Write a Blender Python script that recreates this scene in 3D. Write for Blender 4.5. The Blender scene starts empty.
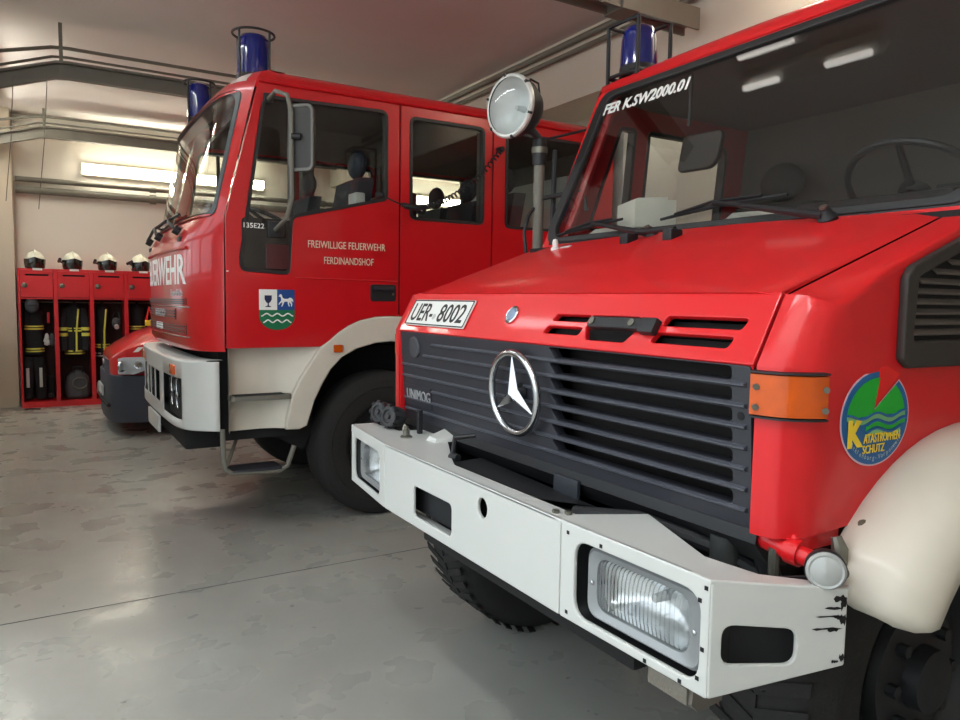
import bpy, bmesh, math, random
from mathutils import Vector, Matrix
random.seed(4)
SC = bpy.context.scene
COL = SC.collection
PI = math.pi
V = Vector

# ------------------------------------------------------------------ camera
cam_d = bpy.data.cameras.new('camera')
cam = bpy.data.objects.new('camera', cam_d)
COL.objects.link(cam)
SC.camera = cam
cam_d.sensor_width = 36.0
cam_d.sensor_fit = 'HORIZONTAL'
cam_d.lens = 728.0 / 960.0 * 36.0
cam_d.clip_start = 0.02
_p, _y, _r = math.radians(4.65), math.radians(31.32), math.radians(0.81)
fw = V((math.sin(_y) * math.cos(_p), math.cos(_y) * math.cos(_p), -math.sin(_p)))
rt0 = V((math.cos(_y), -math.sin(_y), 0))
up0 = rt0.cross(fw)
rt = rt0 * math.cos(_r) + up0 * math.sin(_r)
up = -rt0 * math.sin(_r) + up0 * math.cos(_r)
M = Matrix((rt, up, -fw)).transposed().to_4x4()
M.translation = (0, 0, 1.5)
cam.matrix_world = M

# ------------------------------------------------------------------ world, exposure
SC.view_settings.view_transform = 'Standard'
SC.view_settings.look = 'None'
SC.view_settings.gamma = 1.0
SC.view_settings.use_curve_mapping = False
SC.view_settings.exposure = 0.77
W = bpy.data.worlds.new('overcast_sky')
SC.world = W
W.use_nodes = True
bg = W.node_tree.nodes['Background']
bg.inputs['Color'].default_value = (0.86, 0.95, 1.0, 1)
bg.inputs['Strength'].default_value = 1.3
SKY = bg
TUBE_WARM = 18.0
TUBE_CEIL = 4.0
CEIL_Z = 3.9

def portal(name, y0, y1, z1):          # sampling aid in a real doorway
    l = bpy.data.lights.new(name, 'AREA')
    l.shape = 'RECTANGLE'
    l.size = z1
    l.size_y = y1 - y0
    l.cycles.is_portal = True
    o = bpy.data.objects.new(name, l)
    COL.objects.link(o)
    o.location = (FX - 0.15, (y0 + y1) / 2, z1 / 2)
    o.rotation_euler = (0, -PI / 2, 0)
BAYS = [(-0.5, 3.7), (4.1, 7.5)]
FX = -0.52
for y0, y1 in BAYS + [(7.9, 11.2)]:
    portal('doorway_portal', y0, y1, 3.4)

# ------------------------------------------------------------------ materials
def new_mat(name):
    m = bpy.data.materials.new(name)
    m.use_nodes = True
    nt = m.node_tree
    return m, nt, nt.nodes['Principled BSDF']

def srgb(r, g, b):
    f = lambda c: (c / 255 / 12.92) if c / 255 <= 0.04045 else ((c / 255 + 0.055) / 1.055) ** 2.4
    return (f(r), f(g), f(b), 1)

def mat(name, col, rough=0.5, metal=0.0, coat=0.0, noise=0.0, nscale=6.0, bump=0.0, bscale=60.0, spec=0.5):
    m, nt, b = new_mat(name)
    b.inputs['Roughness'].default_value = rough
    b.inputs['Metallic'].default_value = metal
    b.inputs['Coat Weight'].default_value = coat
    b.inputs['Coat Roughness'].default_value = 0.06
    b.inputs['Specular IOR Level'].default_value = spec
    b.inputs['Base Color'].default_value = col
    tc = nt.nodes.new('ShaderNodeTexCoord')
    if noise > 0:
        n = nt.nodes.new('ShaderNodeTexNoise')
        n.inputs['Scale'].default_value = nscale
        n.inputs['Detail'].default_value = 6
        nt.links.new(tc.outputs['Object'], n.inputs['Vector'])
        mx = nt.nodes.new('ShaderNodeMix')
        mx.data_type = 'RGBA'
        mx.inputs[6].default_value = tuple(c * (1 - noise) for c in col[:3]) + (1,)
        mx.inputs[7].default_value = tuple(min(1, c * (1 + noise)) for c in col[:3]) + (1,)
        nt.links.new(n.outputs['Fac'], mx.inputs[0])
        nt.links.new(mx.outputs[2], b.inputs['Base Color'])
    if bump > 0:
        n2 = nt.nodes.new('ShaderNodeTexNoise')
        n2.inputs['Scale'].default_value = bscale
        n2.inputs['Detail'].default_value = 4
        nt.links.new(tc.outputs['Object'], n2.inputs['Vector'])
        bp = nt.nodes.new('ShaderNodeBump')
        bp.inputs['Strength'].default_value = bump
        bp.inputs['Distance'].default_value = 0.01
        nt.links.new(n2.outputs['Fac'], bp.inputs['Height'])
        nt.links.new(bp.outputs['Normal'], b.inputs['Normal'])
    return m

def glass_mat(name, tint=(0.8, 0.85, 0.83), refl=1.0, ior=1.5):
    m = bpy.data.materials.new(name)
    m.use_nodes = True
    nt = m.node_tree
    nt.nodes.clear()
    out = nt.nodes.new('ShaderNodeOutputMaterial')
    tr = nt.nodes.new('ShaderNodeBsdfTransparent')
    tr.inputs['Color'].default_value = tint + (1,)
    gl = nt.nodes.new('ShaderNodeBsdfGlossy')
    gl.inputs['Roughness'].default_value = 0.01
    fr = nt.nodes.new('ShaderNodeFresnel')
    ge = nt.nodes.new('ShaderNodeNewGeometry')      # same reflectance on both faces of a thin pane
    mr = nt.nodes.new('ShaderNodeMapRange')
    mr.inputs[3].default_value = ior
    mr.inputs[4].default_value = 1.0 / ior
    nt.links.new(ge.outputs['Backfacing'], mr.inputs[0])
    nt.links.new(mr.outputs[0], fr.inputs['IOR'])
    mt = nt.nodes.new('ShaderNodeMath')
    mt.operation = 'MULTIPLY'
    mt.inputs[1].default_value = refl
    mx = nt.nodes.new('ShaderNodeMixShader')
    nt.links.new(fr.outputs[0], mt.inputs[0])
    nt.links.new(mt.outputs[0], mx.inputs[0])
    nt.links.new(tr.outputs[0], mx.inputs[1])
    nt.links.new(gl.outputs[0], mx.inputs[2])
    nt.links.new(mx.outputs[0], out.inputs['Surface'])
    return m

def emit_mat(name, col, s):
    m, nt, b = new_mat(name)
    b.inputs['Base Color'].default_value = (0.9, 0.9, 0.9, 1)
    b.inputs['Emission Color'].default_value = col
    b.inputs['Emission Strength'].default_value = s
    return m

RED = mat('fire_red_paint', srgb(198, 17, 26), 0.30, coat=0.7, noise=0.05, nscale=3)
RED_U = mat('sun_worn_red_paint', srgb(216, 26, 32), 0.38, coat=0.22, noise=0.07, nscale=2.5, bump=0.02, bscale=9, spec=0.4)
RED_IN = mat('cab_red_paint', srgb(165, 20, 26), 0.45, coat=0.2)
WHITE = mat('white_lacquer', srgb(206, 207, 203), 0.38, coat=0.25, noise=0.03, nscale=5)
FENDER = mat('cream_white_plastic', srgb(214, 207, 192), 0.42, coat=0.2, noise=0.06, nscale=9)
BLACK = mat('black_plastic', srgb(30, 31, 34), 0.5, noise=0.1, nscale=20)
GRILLE = mat('charcoal_grille_plastic', srgb(46, 47, 54), 0.42, noise=0.08, nscale=14)
DARK = mat('dark_underside', srgb(17, 17, 18), 0.8)
CABIN = mat('cabin_lining', srgb(92, 86, 80), 0.85)
SEAT = mat('grey_seat_fabric', srgb(70, 72, 78), 0.9, noise=0.2, nscale=60)
RUBBER = mat('tyre_rubber', srgb(33, 32, 31), 0.85, noise=0.15, nscale=25, bump=0.2, bscale=80)
SEAL = mat('black_rubber_seal', srgb(36, 37, 38), 0.45)
STEEL = mat('galvanised_steel', srgb(120, 118, 108), 0.42, metal=0.7, noise=0.1, nscale=12)
PAINTSTEEL = mat('grey_painted_steel', srgb(112, 110, 100), 0.55, noise=0.08, nscale=10)
CHROME = mat('chrome', srgb(196, 197, 200), 0.13, metal=1.0)
REFLECTOR = mat('lamp_reflector', srgb(225, 228, 230), 0.30, metal=1.0, bump=.25, bscale=40)
LENS = glass_mat('clear_lamp_lens', (0.93, 0.95, 0.95), 1.0)
GLASS = glass_mat('cab_glass', (0.90, 0.92, 0.91), 1.0)
WSGLASS = glass_mat('windscreen_glass', (0.92, 0.93, 0.92), 1.1)
def fluted_glass():
    m = glass_mat('fluted_lamp_glass', (0.95, 0.96, 0.96), 1.6)
    nt = m.node_tree
    tc = nt.nodes.new('ShaderNodeTexCoord'); wv_ = nt.nodes.new('ShaderNodeTexWave'); bp = nt.nodes.new('ShaderNodeBump')
    wv_.bands_direction = 'Y'; wv_.inputs['Scale'].default_value = 26; wv_.inputs['Distortion'].default_value = .4
    bp.inputs['Strength'].default_value = .8; bp.inputs['Distance'].default_value = .004
    nt.links.new(tc.outputs['Object'], wv_.inputs['Vector']); nt.links.new(wv_.outputs['Fac'], bp.inputs['Height'])
    for n in nt.nodes:
        if n.type in ('BSDF_GLOSSY', 'FRESNEL'): nt.links.new(bp.outputs['Normal'], n.inputs['Normal'])
        if n.type == 'BSDF_GLOSSY': n.inputs['Roughness'].default_value = .12
    return m
FLUTED = fluted_glass()
MIRROR = mat('mirror_glass', srgb(150, 152, 150), 0.05, metal=1.0)
BEZEL = mat('grey_lamp_bezel', srgb(150, 153, 155), 0.32, metal=0.35)
AMBER = mat('amber_lens', srgb(206, 84, 4), 0.25, coat=0.15, noise=0.2, nscale=30)
BLUE = mat('blue_beacon_lens', srgb(14, 28, 112), 0.12, coat=1.0, noise=0.25, nscale=12)
TXT_W = mat('white_lettering', srgb(240, 240, 236), 0.5)
TXT_CREAM = mat('cream_lettering', srgb(226, 212, 190), 0.5)
TXT_K = mat('black_lettering', srgb(18, 18, 20), 0.5)
TXT_S = mat('silver_lettering', srgb(190, 192, 195), 0.35, metal=0.4)
C_GREEN = mat('crest_green', srgb(10, 112, 72), 0.5)
C_BLUE = mat('crest_blue', srgb(22, 70, 140), 0.5)
C_NAVY = mat('crest_navy', srgb(24, 36, 78), 0.5)
E_GREEN = mat('emblem_green', srgb(24, 176, 48), 0.5)
E_BLUE = mat('emblem_blue', srgb(24, 96, 158), 0.5)
E_YEL = mat('emblem_yellow', srgb(252, 216, 48), 0.5)
E_RED = mat('emblem_red', srgb(236, 30, 28), 0.5)
E_PALE = mat('emblem_pale_green', srgb(130, 190, 130), 0.5)
E_PINK = mat('emblem_pale_rim', srgb(225, 190, 200), 0.5)
PAPER = mat('white_paper', srgb(222, 220, 212), 0.8)
CARD = mat('white_cardboard', srgb(225, 222, 210), 0.8, noise=0.04, nscale=8)
CARGREY = mat('grey_bumper_plastic', srgb(58, 64, 76), 0.55, noise=0.06, nscale=8)
LOCK = mat('locker_red_enamel', srgb(200, 28, 36), 0.45, coat=0.2, noise=0.04)
LOCKIN = mat('locker_dark_inside', srgb(52, 32, 30), 0.8)
CLOTH = mat('black_turnout_cloth', srgb(30, 31, 34), 0.95, noise=0.25, nscale=30, bump=0.3, bscale=25)
HIVIS = mat('yellow_reflective_tape', srgb(214, 216, 92), 0.5, noise=0.1, nscale=20)
SILV = mat('silver_reflective_tape', srgb(190, 192, 190), 0.45)
HELM = mat('cream_helmet_shell', srgb(226, 224, 204), 0.3, coat=0.5)
VISOR = mat('dark_helmet_visor', srgb(26, 27, 22), 0.2, coat=0.8)
BAG = mat('grey_bag_cloth', srgb(70, 74, 78), 0.85, noise=0.2, nscale=14)
TUBE = emit_mat('warm_fluorescent_tube', (1.0, 0.92, 0.74, 1), TUBE_WARM)
TUBE2 = emit_mat('white_fluorescent_tube', (1.0, 0.90, 0.75, 1), TUBE_CEIL)
CONC = mat('pale_concrete_yard', srgb(186, 184, 178), 0.9, noise=0.1, nscale=5)
ALU = mat('pale_aluminium_panel', srgb(196, 196, 190), 0.5, metal=0.1, noise=0.03, nscale=4)

def floor_mat():
    m, nt, b = new_mat('worn_grey_floor_paint')
    N = nt.nodes.new
    L = nt.links.new
    tc = N('ShaderNodeTexCoord')
    n1 = N('ShaderNodeTexNoise'); n1.inputs['Scale'].default_value = 0.9; n1.inputs['Detail'].default_value = 8; n1.inputs['Roughness'].default_value = 0.65
    n2 = N('ShaderNodeTexNoise'); n2.inputs['Scale'].default_value = 7; n2.inputs['Detail'].default_value = 8; n2.inputs['Roughness'].default_value = 0.7
    n3 = N('ShaderNodeTexNoise'); n3.inputs['Scale'].default_value = 3.3; n3.inputs['Detail'].default_value = 3
    for n in (n1, n2, n3):
        L(tc.outputs['Object'], n.inputs['Vector'])
    cr = N('ShaderNodeValToRGB')
    cr.color_ramp.elements[0].position = 0.3; cr.color_ramp.elements[0].color = srgb(150, 149, 142)
    cr.color_ramp.elements[1].position = 0.7; cr.color_ramp.elements[1].color = srgb(170, 171, 164)
    L(n1.outputs['Fac'], cr.inputs[0])
    # scuffs and dark drips
    sp = N('ShaderNodeValToRGB')
    sp.color_ramp.elements[0].position = 0.22; sp.color_ramp.elements[0].color = (0.90, 0.895, 0.88, 1)
    sp.color_ramp.elements[1].position = 0.29; sp.color_ramp.elements[1].color = (1, 1, 1, 1)
    L(n2.outputs['Fac'], sp.inputs[0])
    mx = N('ShaderNodeMix'); mx.data_type = 'RGBA'; mx.blend_type = 'MULTIPLY'
    mx.inputs[0].default_value = 1.0
    L(cr.outputs[0], mx.inputs[6]); L(sp.outputs[0], mx.inputs[7])
    n4 = N('ShaderNodeTexNoise'); n4.inputs['Scale'].default_value = 11; n4.inputs['Detail'].default_value = 2
    L(tc.outputs['Object'], n4.inputs['Vector'])
    dr = N('ShaderNodeValToRGB')          # small oil drips
    dr.color_ramp.elements[0].position = 0.72; dr.color_ramp.elements[0].color = (1, 1, 1, 1)
    dr.color_ramp.elements[1].position = 0.75; dr.color_ramp.elements[1].color = (0.45, 0.44, 0.42, 1)
    L(n4.outputs['Fac'], dr.inputs[0])
    m2 = N('ShaderNodeMix'); m2.data_type = 'RGBA'; m2.blend_type = 'MULTIPLY'; m2.inputs[0].default_value = 1.0
    L(mx.outputs[2], m2.inputs[6]); L(dr.outputs[0], m2.inputs[7])
    L(m2.outputs[2], b.inputs['Base Color'])
    rr = N('ShaderNodeMapRange'); rr.inputs[1].default_value = 0.3; rr.inputs[2].default_value = 0.7
    rr.inputs[3].default_value = 0.20; rr.inputs[4].default_value = 0.42
    L(n3.outputs['Fac'], rr.inputs[0]); L(rr.outputs[0], b.inputs['Roughness'])
    bp = N('ShaderNodeBump'); bp.inputs['Strength'].default_value = 0.12; bp.inputs['Distance'].default_value = 0.02
    L(n3.outputs['Fac'], bp.inputs['Height']); L(bp.outputs['Normal'], b.inputs['Normal'])
    return m
FLOOR = floor_mat()
WALL = mat('off_white_wall_plaster', srgb(222, 218, 208), 0.85, noise=0.05, nscale=1.5, bump=0.05, bscale=30)
CEIL = mat('grey_ceiling_plaster', srgb(216, 213, 209), 0.9, noise=0.07, nscale=1.1, bump=0.05, bscale=20)
BEAMM = mat('beam_plaster', srgb(214, 206, 192), 0.85, noise=0.05, nscale=2)
DOORP = mat('door_panel_grey', srgb(196, 190, 172), 0.6)

# ------------------------------------------------------------------ mesh helpers
def finish(name, me, m, parent=None, smooth=32):
    if isinstance(m, (list, tuple)):
        for k in m: me.materials.append(k)
    else:
        me.materials.append(m)
    me.polygons.foreach_set('use_smooth', [True] * len(me.polygons))
    me.set_sharp_from_angle(angle=math.radians(smooth))
    me.update()
    o = bpy.data.objects.new(name, me)
    COL.objects.link(o)
    if parent is not None: o.parent = parent
    return o

class MB:
    def __init__(s): s.bm = bmesh.new(); s.mi = 0
    def add(s, vs, fs):
        b = [s.bm.verts.new(v) for v in vs]
        for f in fs:
            try:
                q = s.bm.faces.new([b[i] for i in f]); q.material_index = s.mi
            except ValueError: pass
        return s
    def box(s, x0, x1, y0, y1, z0, z1):
        vs = [(x, y, z) for x in (x0, x1) for y in (y0, y1) for z in (z0, z1)]
        return s.add(vs, [(0, 1, 3, 2), (4, 6, 7, 5), (0, 4, 5, 1), (2, 3, 7, 6), (0, 2, 6, 4), (1, 5, 7, 3)])
    def obox(s, c, ax, ay, az):        # oriented box from centre and half-axis vectors
        c, ax, ay, az = V(c), V(ax), V(ay), V(az)
        vs = [c + ax * i + ay * j + az * k for i in (-1, 1) for j in (-1, 1) for k in (-1, 1)]
        return s.add(vs, [(0, 1, 3, 2), (4, 6, 7, 5), (0, 4, 5, 1), (2, 3, 7, 6), (0, 2, 6, 4), (1, 5, 7, 3)])
    def grid(s, rows, closed=False):   # rows of points
        n = len(rows[0]); vs = [p for r in rows for p in r]; fs = []
        for i in range(len(rows) - 1):
            for j in range(n if closed else n - 1):
                k = (j + 1) % n
                fs.append((i * n + j, i * n + k, (i + 1) * n + k, (i + 1) * n + j))
        return s.add(vs, fs)
    def loft(s, rows, caps=True):
        s.grid(rows, True)
        if caps:
            n = len(rows[0])
            s.add(rows[0], [tuple(range(n))]); s.add(rows[-1], [tuple(range(n))])
        return s
    def tube(s, pts, r, n=8, caps=True, closed=False):
        pts = [V(p) for p in pts]; rows = []; N = len(pts)
        rs = r if isinstance(r, (list, tuple)) else [r] * N
        prev = None
        for i, p in enumerate(pts):
            if closed: t = (pts[(i + 1) % N] - pts[i - 1])
            else: t = pts[min(i + 1, N - 1)] - pts[max(i - 1, 0)]
            t.normalize()
            if prev is None:
                a = t.cross(V((0, 0, 1)))
                if a.length < 0.1: a = t.cross(V((1, 0, 0)))
                a.normalize()
            else:
                a = prev - t * prev.dot(t)
                if a.length < 1e-4: a = t.orthogonal()
                a.normalize()
            prev = a; b = t.cross(a)
            rows.append([p + (a * math.cos(2 * PI * k / n) + b * math.sin(2 * PI * k / n)) * rs[i] for k in range(n)])
        if closed: rows.append(rows[0]); return s.grid(rows, True)
        return s.loft(rows, caps)
    def cyl(s, p0, p1, r, r1=None, n=20):
        return s.tube([p0, p1], [r, r if r1 is None else r1], n)
    def lathe(s, o, ax, prof, n=28, ref=None):   # prof: (radius, along)
        o, ax = V(o), V(ax).normalized()
        a = ax.orthogonal().normalized() if ref is None else V(ref)
        b = ax.cross(a)
        rows = [[o + ax * h + (a * math.cos(2 * PI * k / n) + b * math.sin(2 * PI * k / n)) * max(r, 1e-4) for k in range(n)] for r, h in prof]
        return s.grid(rows, True)
    def ellipsoid(s, c, r, n=20, m=12, a0=-PI / 2, a1=PI / 2):
        c = V(c)
        rows = []
        for i in range(m + 1):
            a = a0 + (a1 - a0) * i / m
            rows.append([c + V((r[0] * math.cos(a) * math.cos(2 * PI * k / n), r[1] * math.cos(a) * math.sin(2 * PI * k / n), r[2] * math.sin(a))) for k in range(n)])
        return s.grid(rows, True)
    def build(s, name, m, parent=None, smooth=32, bevel=0.0, weld=True):
        if weld: bmesh.ops.remove_doubles(s.bm, verts=s.bm.verts, dist=1e-5)
        bmesh.ops.recalc_face_normals(s.bm, faces=s.bm.faces)
        if bevel > 0:
            bmesh.ops.bevel(s.bm, geom=[e for e in s.bm.edges if e.is_manifold and e.calc_face_angle(0) > 0.5], offset=bevel, segments=2, affect='EDGES', profile=0.6)
        me = bpy.data.meshes.new(name)
        s.bm.to_mesh(me); s.bm.free()
        return finish(name, me, m, parent, smooth)

def bxo(name, x0, x1, y0, y1, z0, z1, m, parent=None, bevel=0.0):
    return MB().box(x0, x1, y0, y1, z0, z1).build(name, m, parent, bevel=bevel)

def rpoly(pts, r, seg=6):              # polygon with rounded corners, r number or list
    n = len(pts); out = []
    for i in range(n):
        p0, p, p1 = V(pts[i - 1]).to_2d(), V(pts[i]).to_2d(), V(pts[(i + 1) % n]).to_2d()
        rad = r[i] if isinstance(r, (list, tuple)) else r
        a, b = (p0 - p), (p1 - p)
        la, lb = a.length, b.length
        a.normalize(); b.normalize()
        d = max(-0.999, min(0.999, a.dot(b)))
        ang = math.acos(d)
        t = min(rad / max(math.tan(ang / 2), 1e-3), la * 0.48, lb * 0.48)
        if rad <= 0 or ang > 3.05: out.append((p.x, p.y)); continue
        for k in range(seg + 1):
            u = k / seg
            q = (p + a * t) * (1 - u) ** 2 + p * (2 * u * (1 - u)) + (p + b * t) * u * u
            out.append((q.x, q.y))
    return out

def rrect(u0, u1, v0, v1, r, seg=6):
    return rpoly([(u0, v0), (u1, v0), (u1, v1), (u0, v1)], r, seg)

def circle(cu, cv, r, n=28, r2=None):
    r2 = r if r2 is None else r2
    return [(cu + r * math.cos(2 * PI * k / n), cv + r2 * math.sin(2 * PI * k / n)) for k in range(n)]

def frame_of(o, u, v):
    u = V(u).normalized(); v = V(v); v = (v - u * v.dot(u)).normalized(); n = u.cross(v)
    m = Matrix((u, v, n)).transposed().to_4x4(); m.translation = V(o)
    return m

# plan frames: side panels face -Y (u=+X, v=+Z); fronts face -X (u=-Y, v=+Z)
def side_frame(y): return frame_of((0, y, 0), (1, 0, 0), (0, 0, 1))
def front_frame(x): return frame_of((x, 0, 0), (0, -1, 0), (0, 0, 1))

def panel(name, outer, holes, thick, F, m, parent=None, bevel=0.0, smooth=32, warp=None):
    """flat plate with holes; its front face lies in the frame's plane, thickness goes behind"""
    cu = bpy.data.curves.new(name, 'CURVE')
    cu.dimensions = '2D'; cu.fill_mode = 'BOTH'
    cu.extrude = max(thick / 2 - bevel, 1e-4)
    cu.bevel_depth = bevel; cu.bevel_resolution = 1
    cu.offset = -bevel
    for poly in [outer] + list(holes):
        sp = cu.splines.new('POLY'); sp.points.add(len(poly) - 1)
        for i, p in enumerate(poly): sp.points[i].co = (p[0], p[1], 0, 1)
        sp.use_cyclic_u = True
    ob = bpy.data.objects.new(name, cu)
    me = bpy.data.meshes.new_from_object(ob)
    bpy.data.objects.remove(ob); bpy.data.curves.remove(cu)
    T = F @ Matrix.Translation((0, 0, -thick / 2))
    me.transform(T)
    if warp:
        for v in me.vertices: v.co = warp(v.co)
    me.materials.clear()
    return finish(name, me, m, parent, smooth)

def text(name, s, F, u0, u1, v0, v1, m, parent, depth=0.002, bold=0.0, shear=0.0, warp=None):
    cu = bpy.data.curves.new(name, 'FONT')
    cu.body = s; cu.extrude = 0.5; cu.offset = bold; cu.shear = shear; cu.resolution_u = 3
    ob = bpy.data.objects.new(name, cu)
    me = bpy.data.meshes.new_from_object(ob)
    bpy.data.objects.remove(ob); bpy.data.curves.remove(cu)
    xs = [v.co.x for v in me.vertices]; ys = [v.co.y for v in me.vertices]
    ax, bx, ay, by = min(xs), max(xs), min(ys), max(ys)
    for v in me.vertices:
        c = v.co
        p = F @ V((u0 + (c.x - ax) / (bx - ax) * (u1 - u0), v0 + (c.y - ay) / (by - ay) * (v1 - v0), 0.0005 + depth * (0.5 + c.z)))
        v.co = warp(p) if warp else p
    me.materials.clear()
    return finish(name, me, m, parent, 20)

def thing(name, label, cat, loc=(0, 0, 0), group=None):
    o = bpy.data.objects.new(name, None)
    o.empty_display_size = 0.2
    COL.objects.link(o)
    tag(o, label, cat, group)
    ORIGIN[o.name] = V(loc)
    return o
ORIGIN = {}
def tag(o, label, cat, group=None, kind=None):
    o['label'] = label; o['category'] = cat
    if group: o['group'] = group
    if kind: o['kind'] = kind
    return o
def struct(o): o['kind'] = 'structure'; return o

# ================================================================== setting
struct(bxo('floor', FX, 9.6, -1.3, 11.85, -0.2, 0, FLOOR))
struct(bxo('ground', -30, FX, -25, 35, -0.2, -0.004, CONC))
struct(bxo('ceiling', FX - 0.2, 9.6, -1.3, 11.85, CEIL_Z, CEIL_Z + 0.2, CEIL))
struct(bxo('wall_back', FX, 9.6, 11.75, 11.95, 0, CEIL_Z, WALL))
struct(bxo('wall_right', FX, 9.6, -1.4, -1.2, 0, CEIL_Z, WALL))
struct(bxo('wall_rear', 9.4, 9.6, -1.3, 11.8, 0, CEIL_Z, WALL))
struct(panel('wall_front', [(-11.85, 0), (1.3, 0), (1.3, CEIL_Z), (-11.85, CEIL_Z)],
             [[(-b, 0.012), (-a, 0.012), (-a, 3.4), (-b, 3.4)] for a, b in BAYS + [(7.9, 11.2)]],
             0.2, frame_of((FX - 0.2, 0, 0), (0, -1, 0), (0, 0, 1)), WALL))
PIL = mat('beige_pilaster_plaster', srgb(200, 190, 172), 0.85, noise=0.05, nscale=2)
struct(bxo('trim_3', FX, -0.232, 11.40, 11.75, 0, CEIL_Z, PIL, None, 0.006))
# closed sectional door of the far bay
def section_door(n, y0, y1, glazed):
    mb = MB(); wp = (y1 - y0 - .1) / 4
    for k in range(6):
        z0 = 0.012 + k * 0.565
        if k in glazed:      # a frame of stiles round each light
            mb.box(FX - .11, FX - .06, y0, y1, z0, z0 + .06); mb.box(FX - .11, FX - .06, y0, y1, z0 + .495, z0 + .555)
            for q in range(5): mb.box(FX - .11, FX - .06, y0 + q * wp, y0 + .1 + q * wp, z0 + .06, z0 + .495)
        else: mb.box(FX - .11, FX - .06, y0, y1, z0, z0 + .555)
    struct(mb.build('door_%d' % n, DOORP, None))
    mb = MB()
    for k in glazed:
        for q in range(4):
            z0 = 0.012 + k * 0.565
            mb.box(FX - .088, FX - .082, y0 + .1 + q * wp, y0 + (q + 1) * wp, z0 + .06, z0 + .495)
    struct(mb.build('window_%d' % n, LENS, None))
section_door(1, 7.9, 11.2, (2, 3, 4))
section_door(2, BAYS[1][0], BAYS[1][1], (3, 4))
# cross beam and the upstand behind it
struct(bxo('trim_1', 4.2, 4.75, -1.2, 11.75, 3.32, CEIL_Z, BEAMM, None, 0.01))
mb = MB()
mb.tube([(4.16, -1.1, 3.82), (4.16, 11.5, 3.82)], 0.028, 10); mb.tube([(4.15, -1.1, 3.72), (4.15, 11.5, 3.72)], 0.022, 10)
tag(mb.build('conduit_pipe', PAINTSTEEL), 'two thin grey conduits running along the concrete ceiling beam', 'pipe')
# floor joint between the bays
mb = MB(); mb.box(FX, 9.3, 3.852, 3.858, -0.01, 0.0012)
struct(mb.build('trim_2', mat('dark_floor_joint', srgb(70, 66, 58), 0.9)))

# ------------------------------------------------------------------ overhead tracks, pipes, lamps
def door_track(label, y, zs, x_bend, drop, x_end):
    root = thing('door_track', label, 'door track')
    z = zs
    mb = MB()
    path = [(x_end, z), (x_bend + 0.10, z), (x_bend, z - 0.01), (FX + .01, z - drop * 1.6)]
    for (dy, dz, hw, hh) in ((0, 0, 0.012, 0.075), (-0.03, 0.065, 0.03, 0.01), (-0.03, -0.065, 0.03, 0.01)):
        rows = []
        for x, zz in path:
            rows.append([(x, y + dy - hw, zz + dz - hh), (x, y + dy + hw, zz + dz - hh), (x, y + dy + hw, zz + dz + hh), (x, y + dy - hw, zz + dz + hh)])
        mb.loft(rows)
    mb.build('channel_rail', PAINTSTEEL, root)
    mb = MB()
    mb.tube([(x_end, y, z + 0.20), (x_bend + 0.1, y, z + 0.20), (x_bend - 0.02, y, z + 0.19), (FX + .01, y, z + 0.2 - drop * 1.2)], 0.016)
    mb.build('spring_rod', PAINTSTEEL, root)
    mb = MB()
    mb.tube([(x_end, y, z + 0.12), (x_bend + 0.1, y, z + 0.12), (x_bend - 0.02, y, z + 0.11), (FX + .01, y, z + 0.12 - drop * 1.6)], 0.012)
    mb.build('guide_rod', PAINTSTEEL, root)
    for x in (x_bend + 0.05,):
        bxo('hanger', x - 0.015, x + 0.015, y - 0.015, y + 0.015, z - 0.07, CEIL_Z, STEEL, root)
    return root
door_track('grey sliding door track under the ceiling above the cab nose, nearer of the left pair', 7.65, 3.49, 0.2, 0.16, 4.1)
door_track('grey sliding door track along the back of the far bay above the glowing lamp', 11.2, 3.60, 0.1, 0.12, 4.1)
# open-bay track near the top of the picture (door rolled up)
root = thing('door_track', 'dark steel door track overhead beside the small roof beacon of the front truck', 'door track')
mb = MB(); mb.box(1.2, 4.10, 3.80, 3.94, 3.50, 3.55); mb.box(1.2, 4.10, 3.79, 3.81, 3.45, 3.60); mb.box(1.2, 4.10, 3.93, 3.95, 3.45, 3.60)
mb.build('channel_rail', PAINTSTEEL, root)
bxo('hanger', 3.45, 3.53, 3.84, 3.90, 3.55, CEIL_Z, STEEL, root)
bxo('hanger', 1.9, 1.96, 3.84, 3.90, 3.55, CEIL_Z, STEEL, root)
bxo('end_stop', 3.36, 3.52, 3.77, 3.97, 3.44, 3.62, PAINTSTEEL, root, 0.01)

for i, (z, r, lab) in enumerate(((3.04, 0.035, 'upper grey pipe of the pair crossing the back wall below the lamp'), (2.90, 0.05, 'lower thicker grey pipe of the pair crossing the back wall below the lamp'))):
    root = thing('wall_pipe', lab, 'pipe')
    MB().tube([(-0.20, 11.66, z), (9.3, 11.66, z)], r, 14).build('pipe_run', PAINTSTEEL, root)
    for x in (1.45, 4.0):
        MB().cyl((x, 11.66, z), (x + 0.08, 11.66, z), r * 1.35, None, 16).build('collar', PAINTSTEEL, root)
root = thing('cable_duct', 'wide pale duct running along the top of the back wall', 'duct')
bxo('duct_body', -0.21, 9.3, 11.58, 11.745, 3.62, 3.74, BEAMM, root, 0.008)

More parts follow.
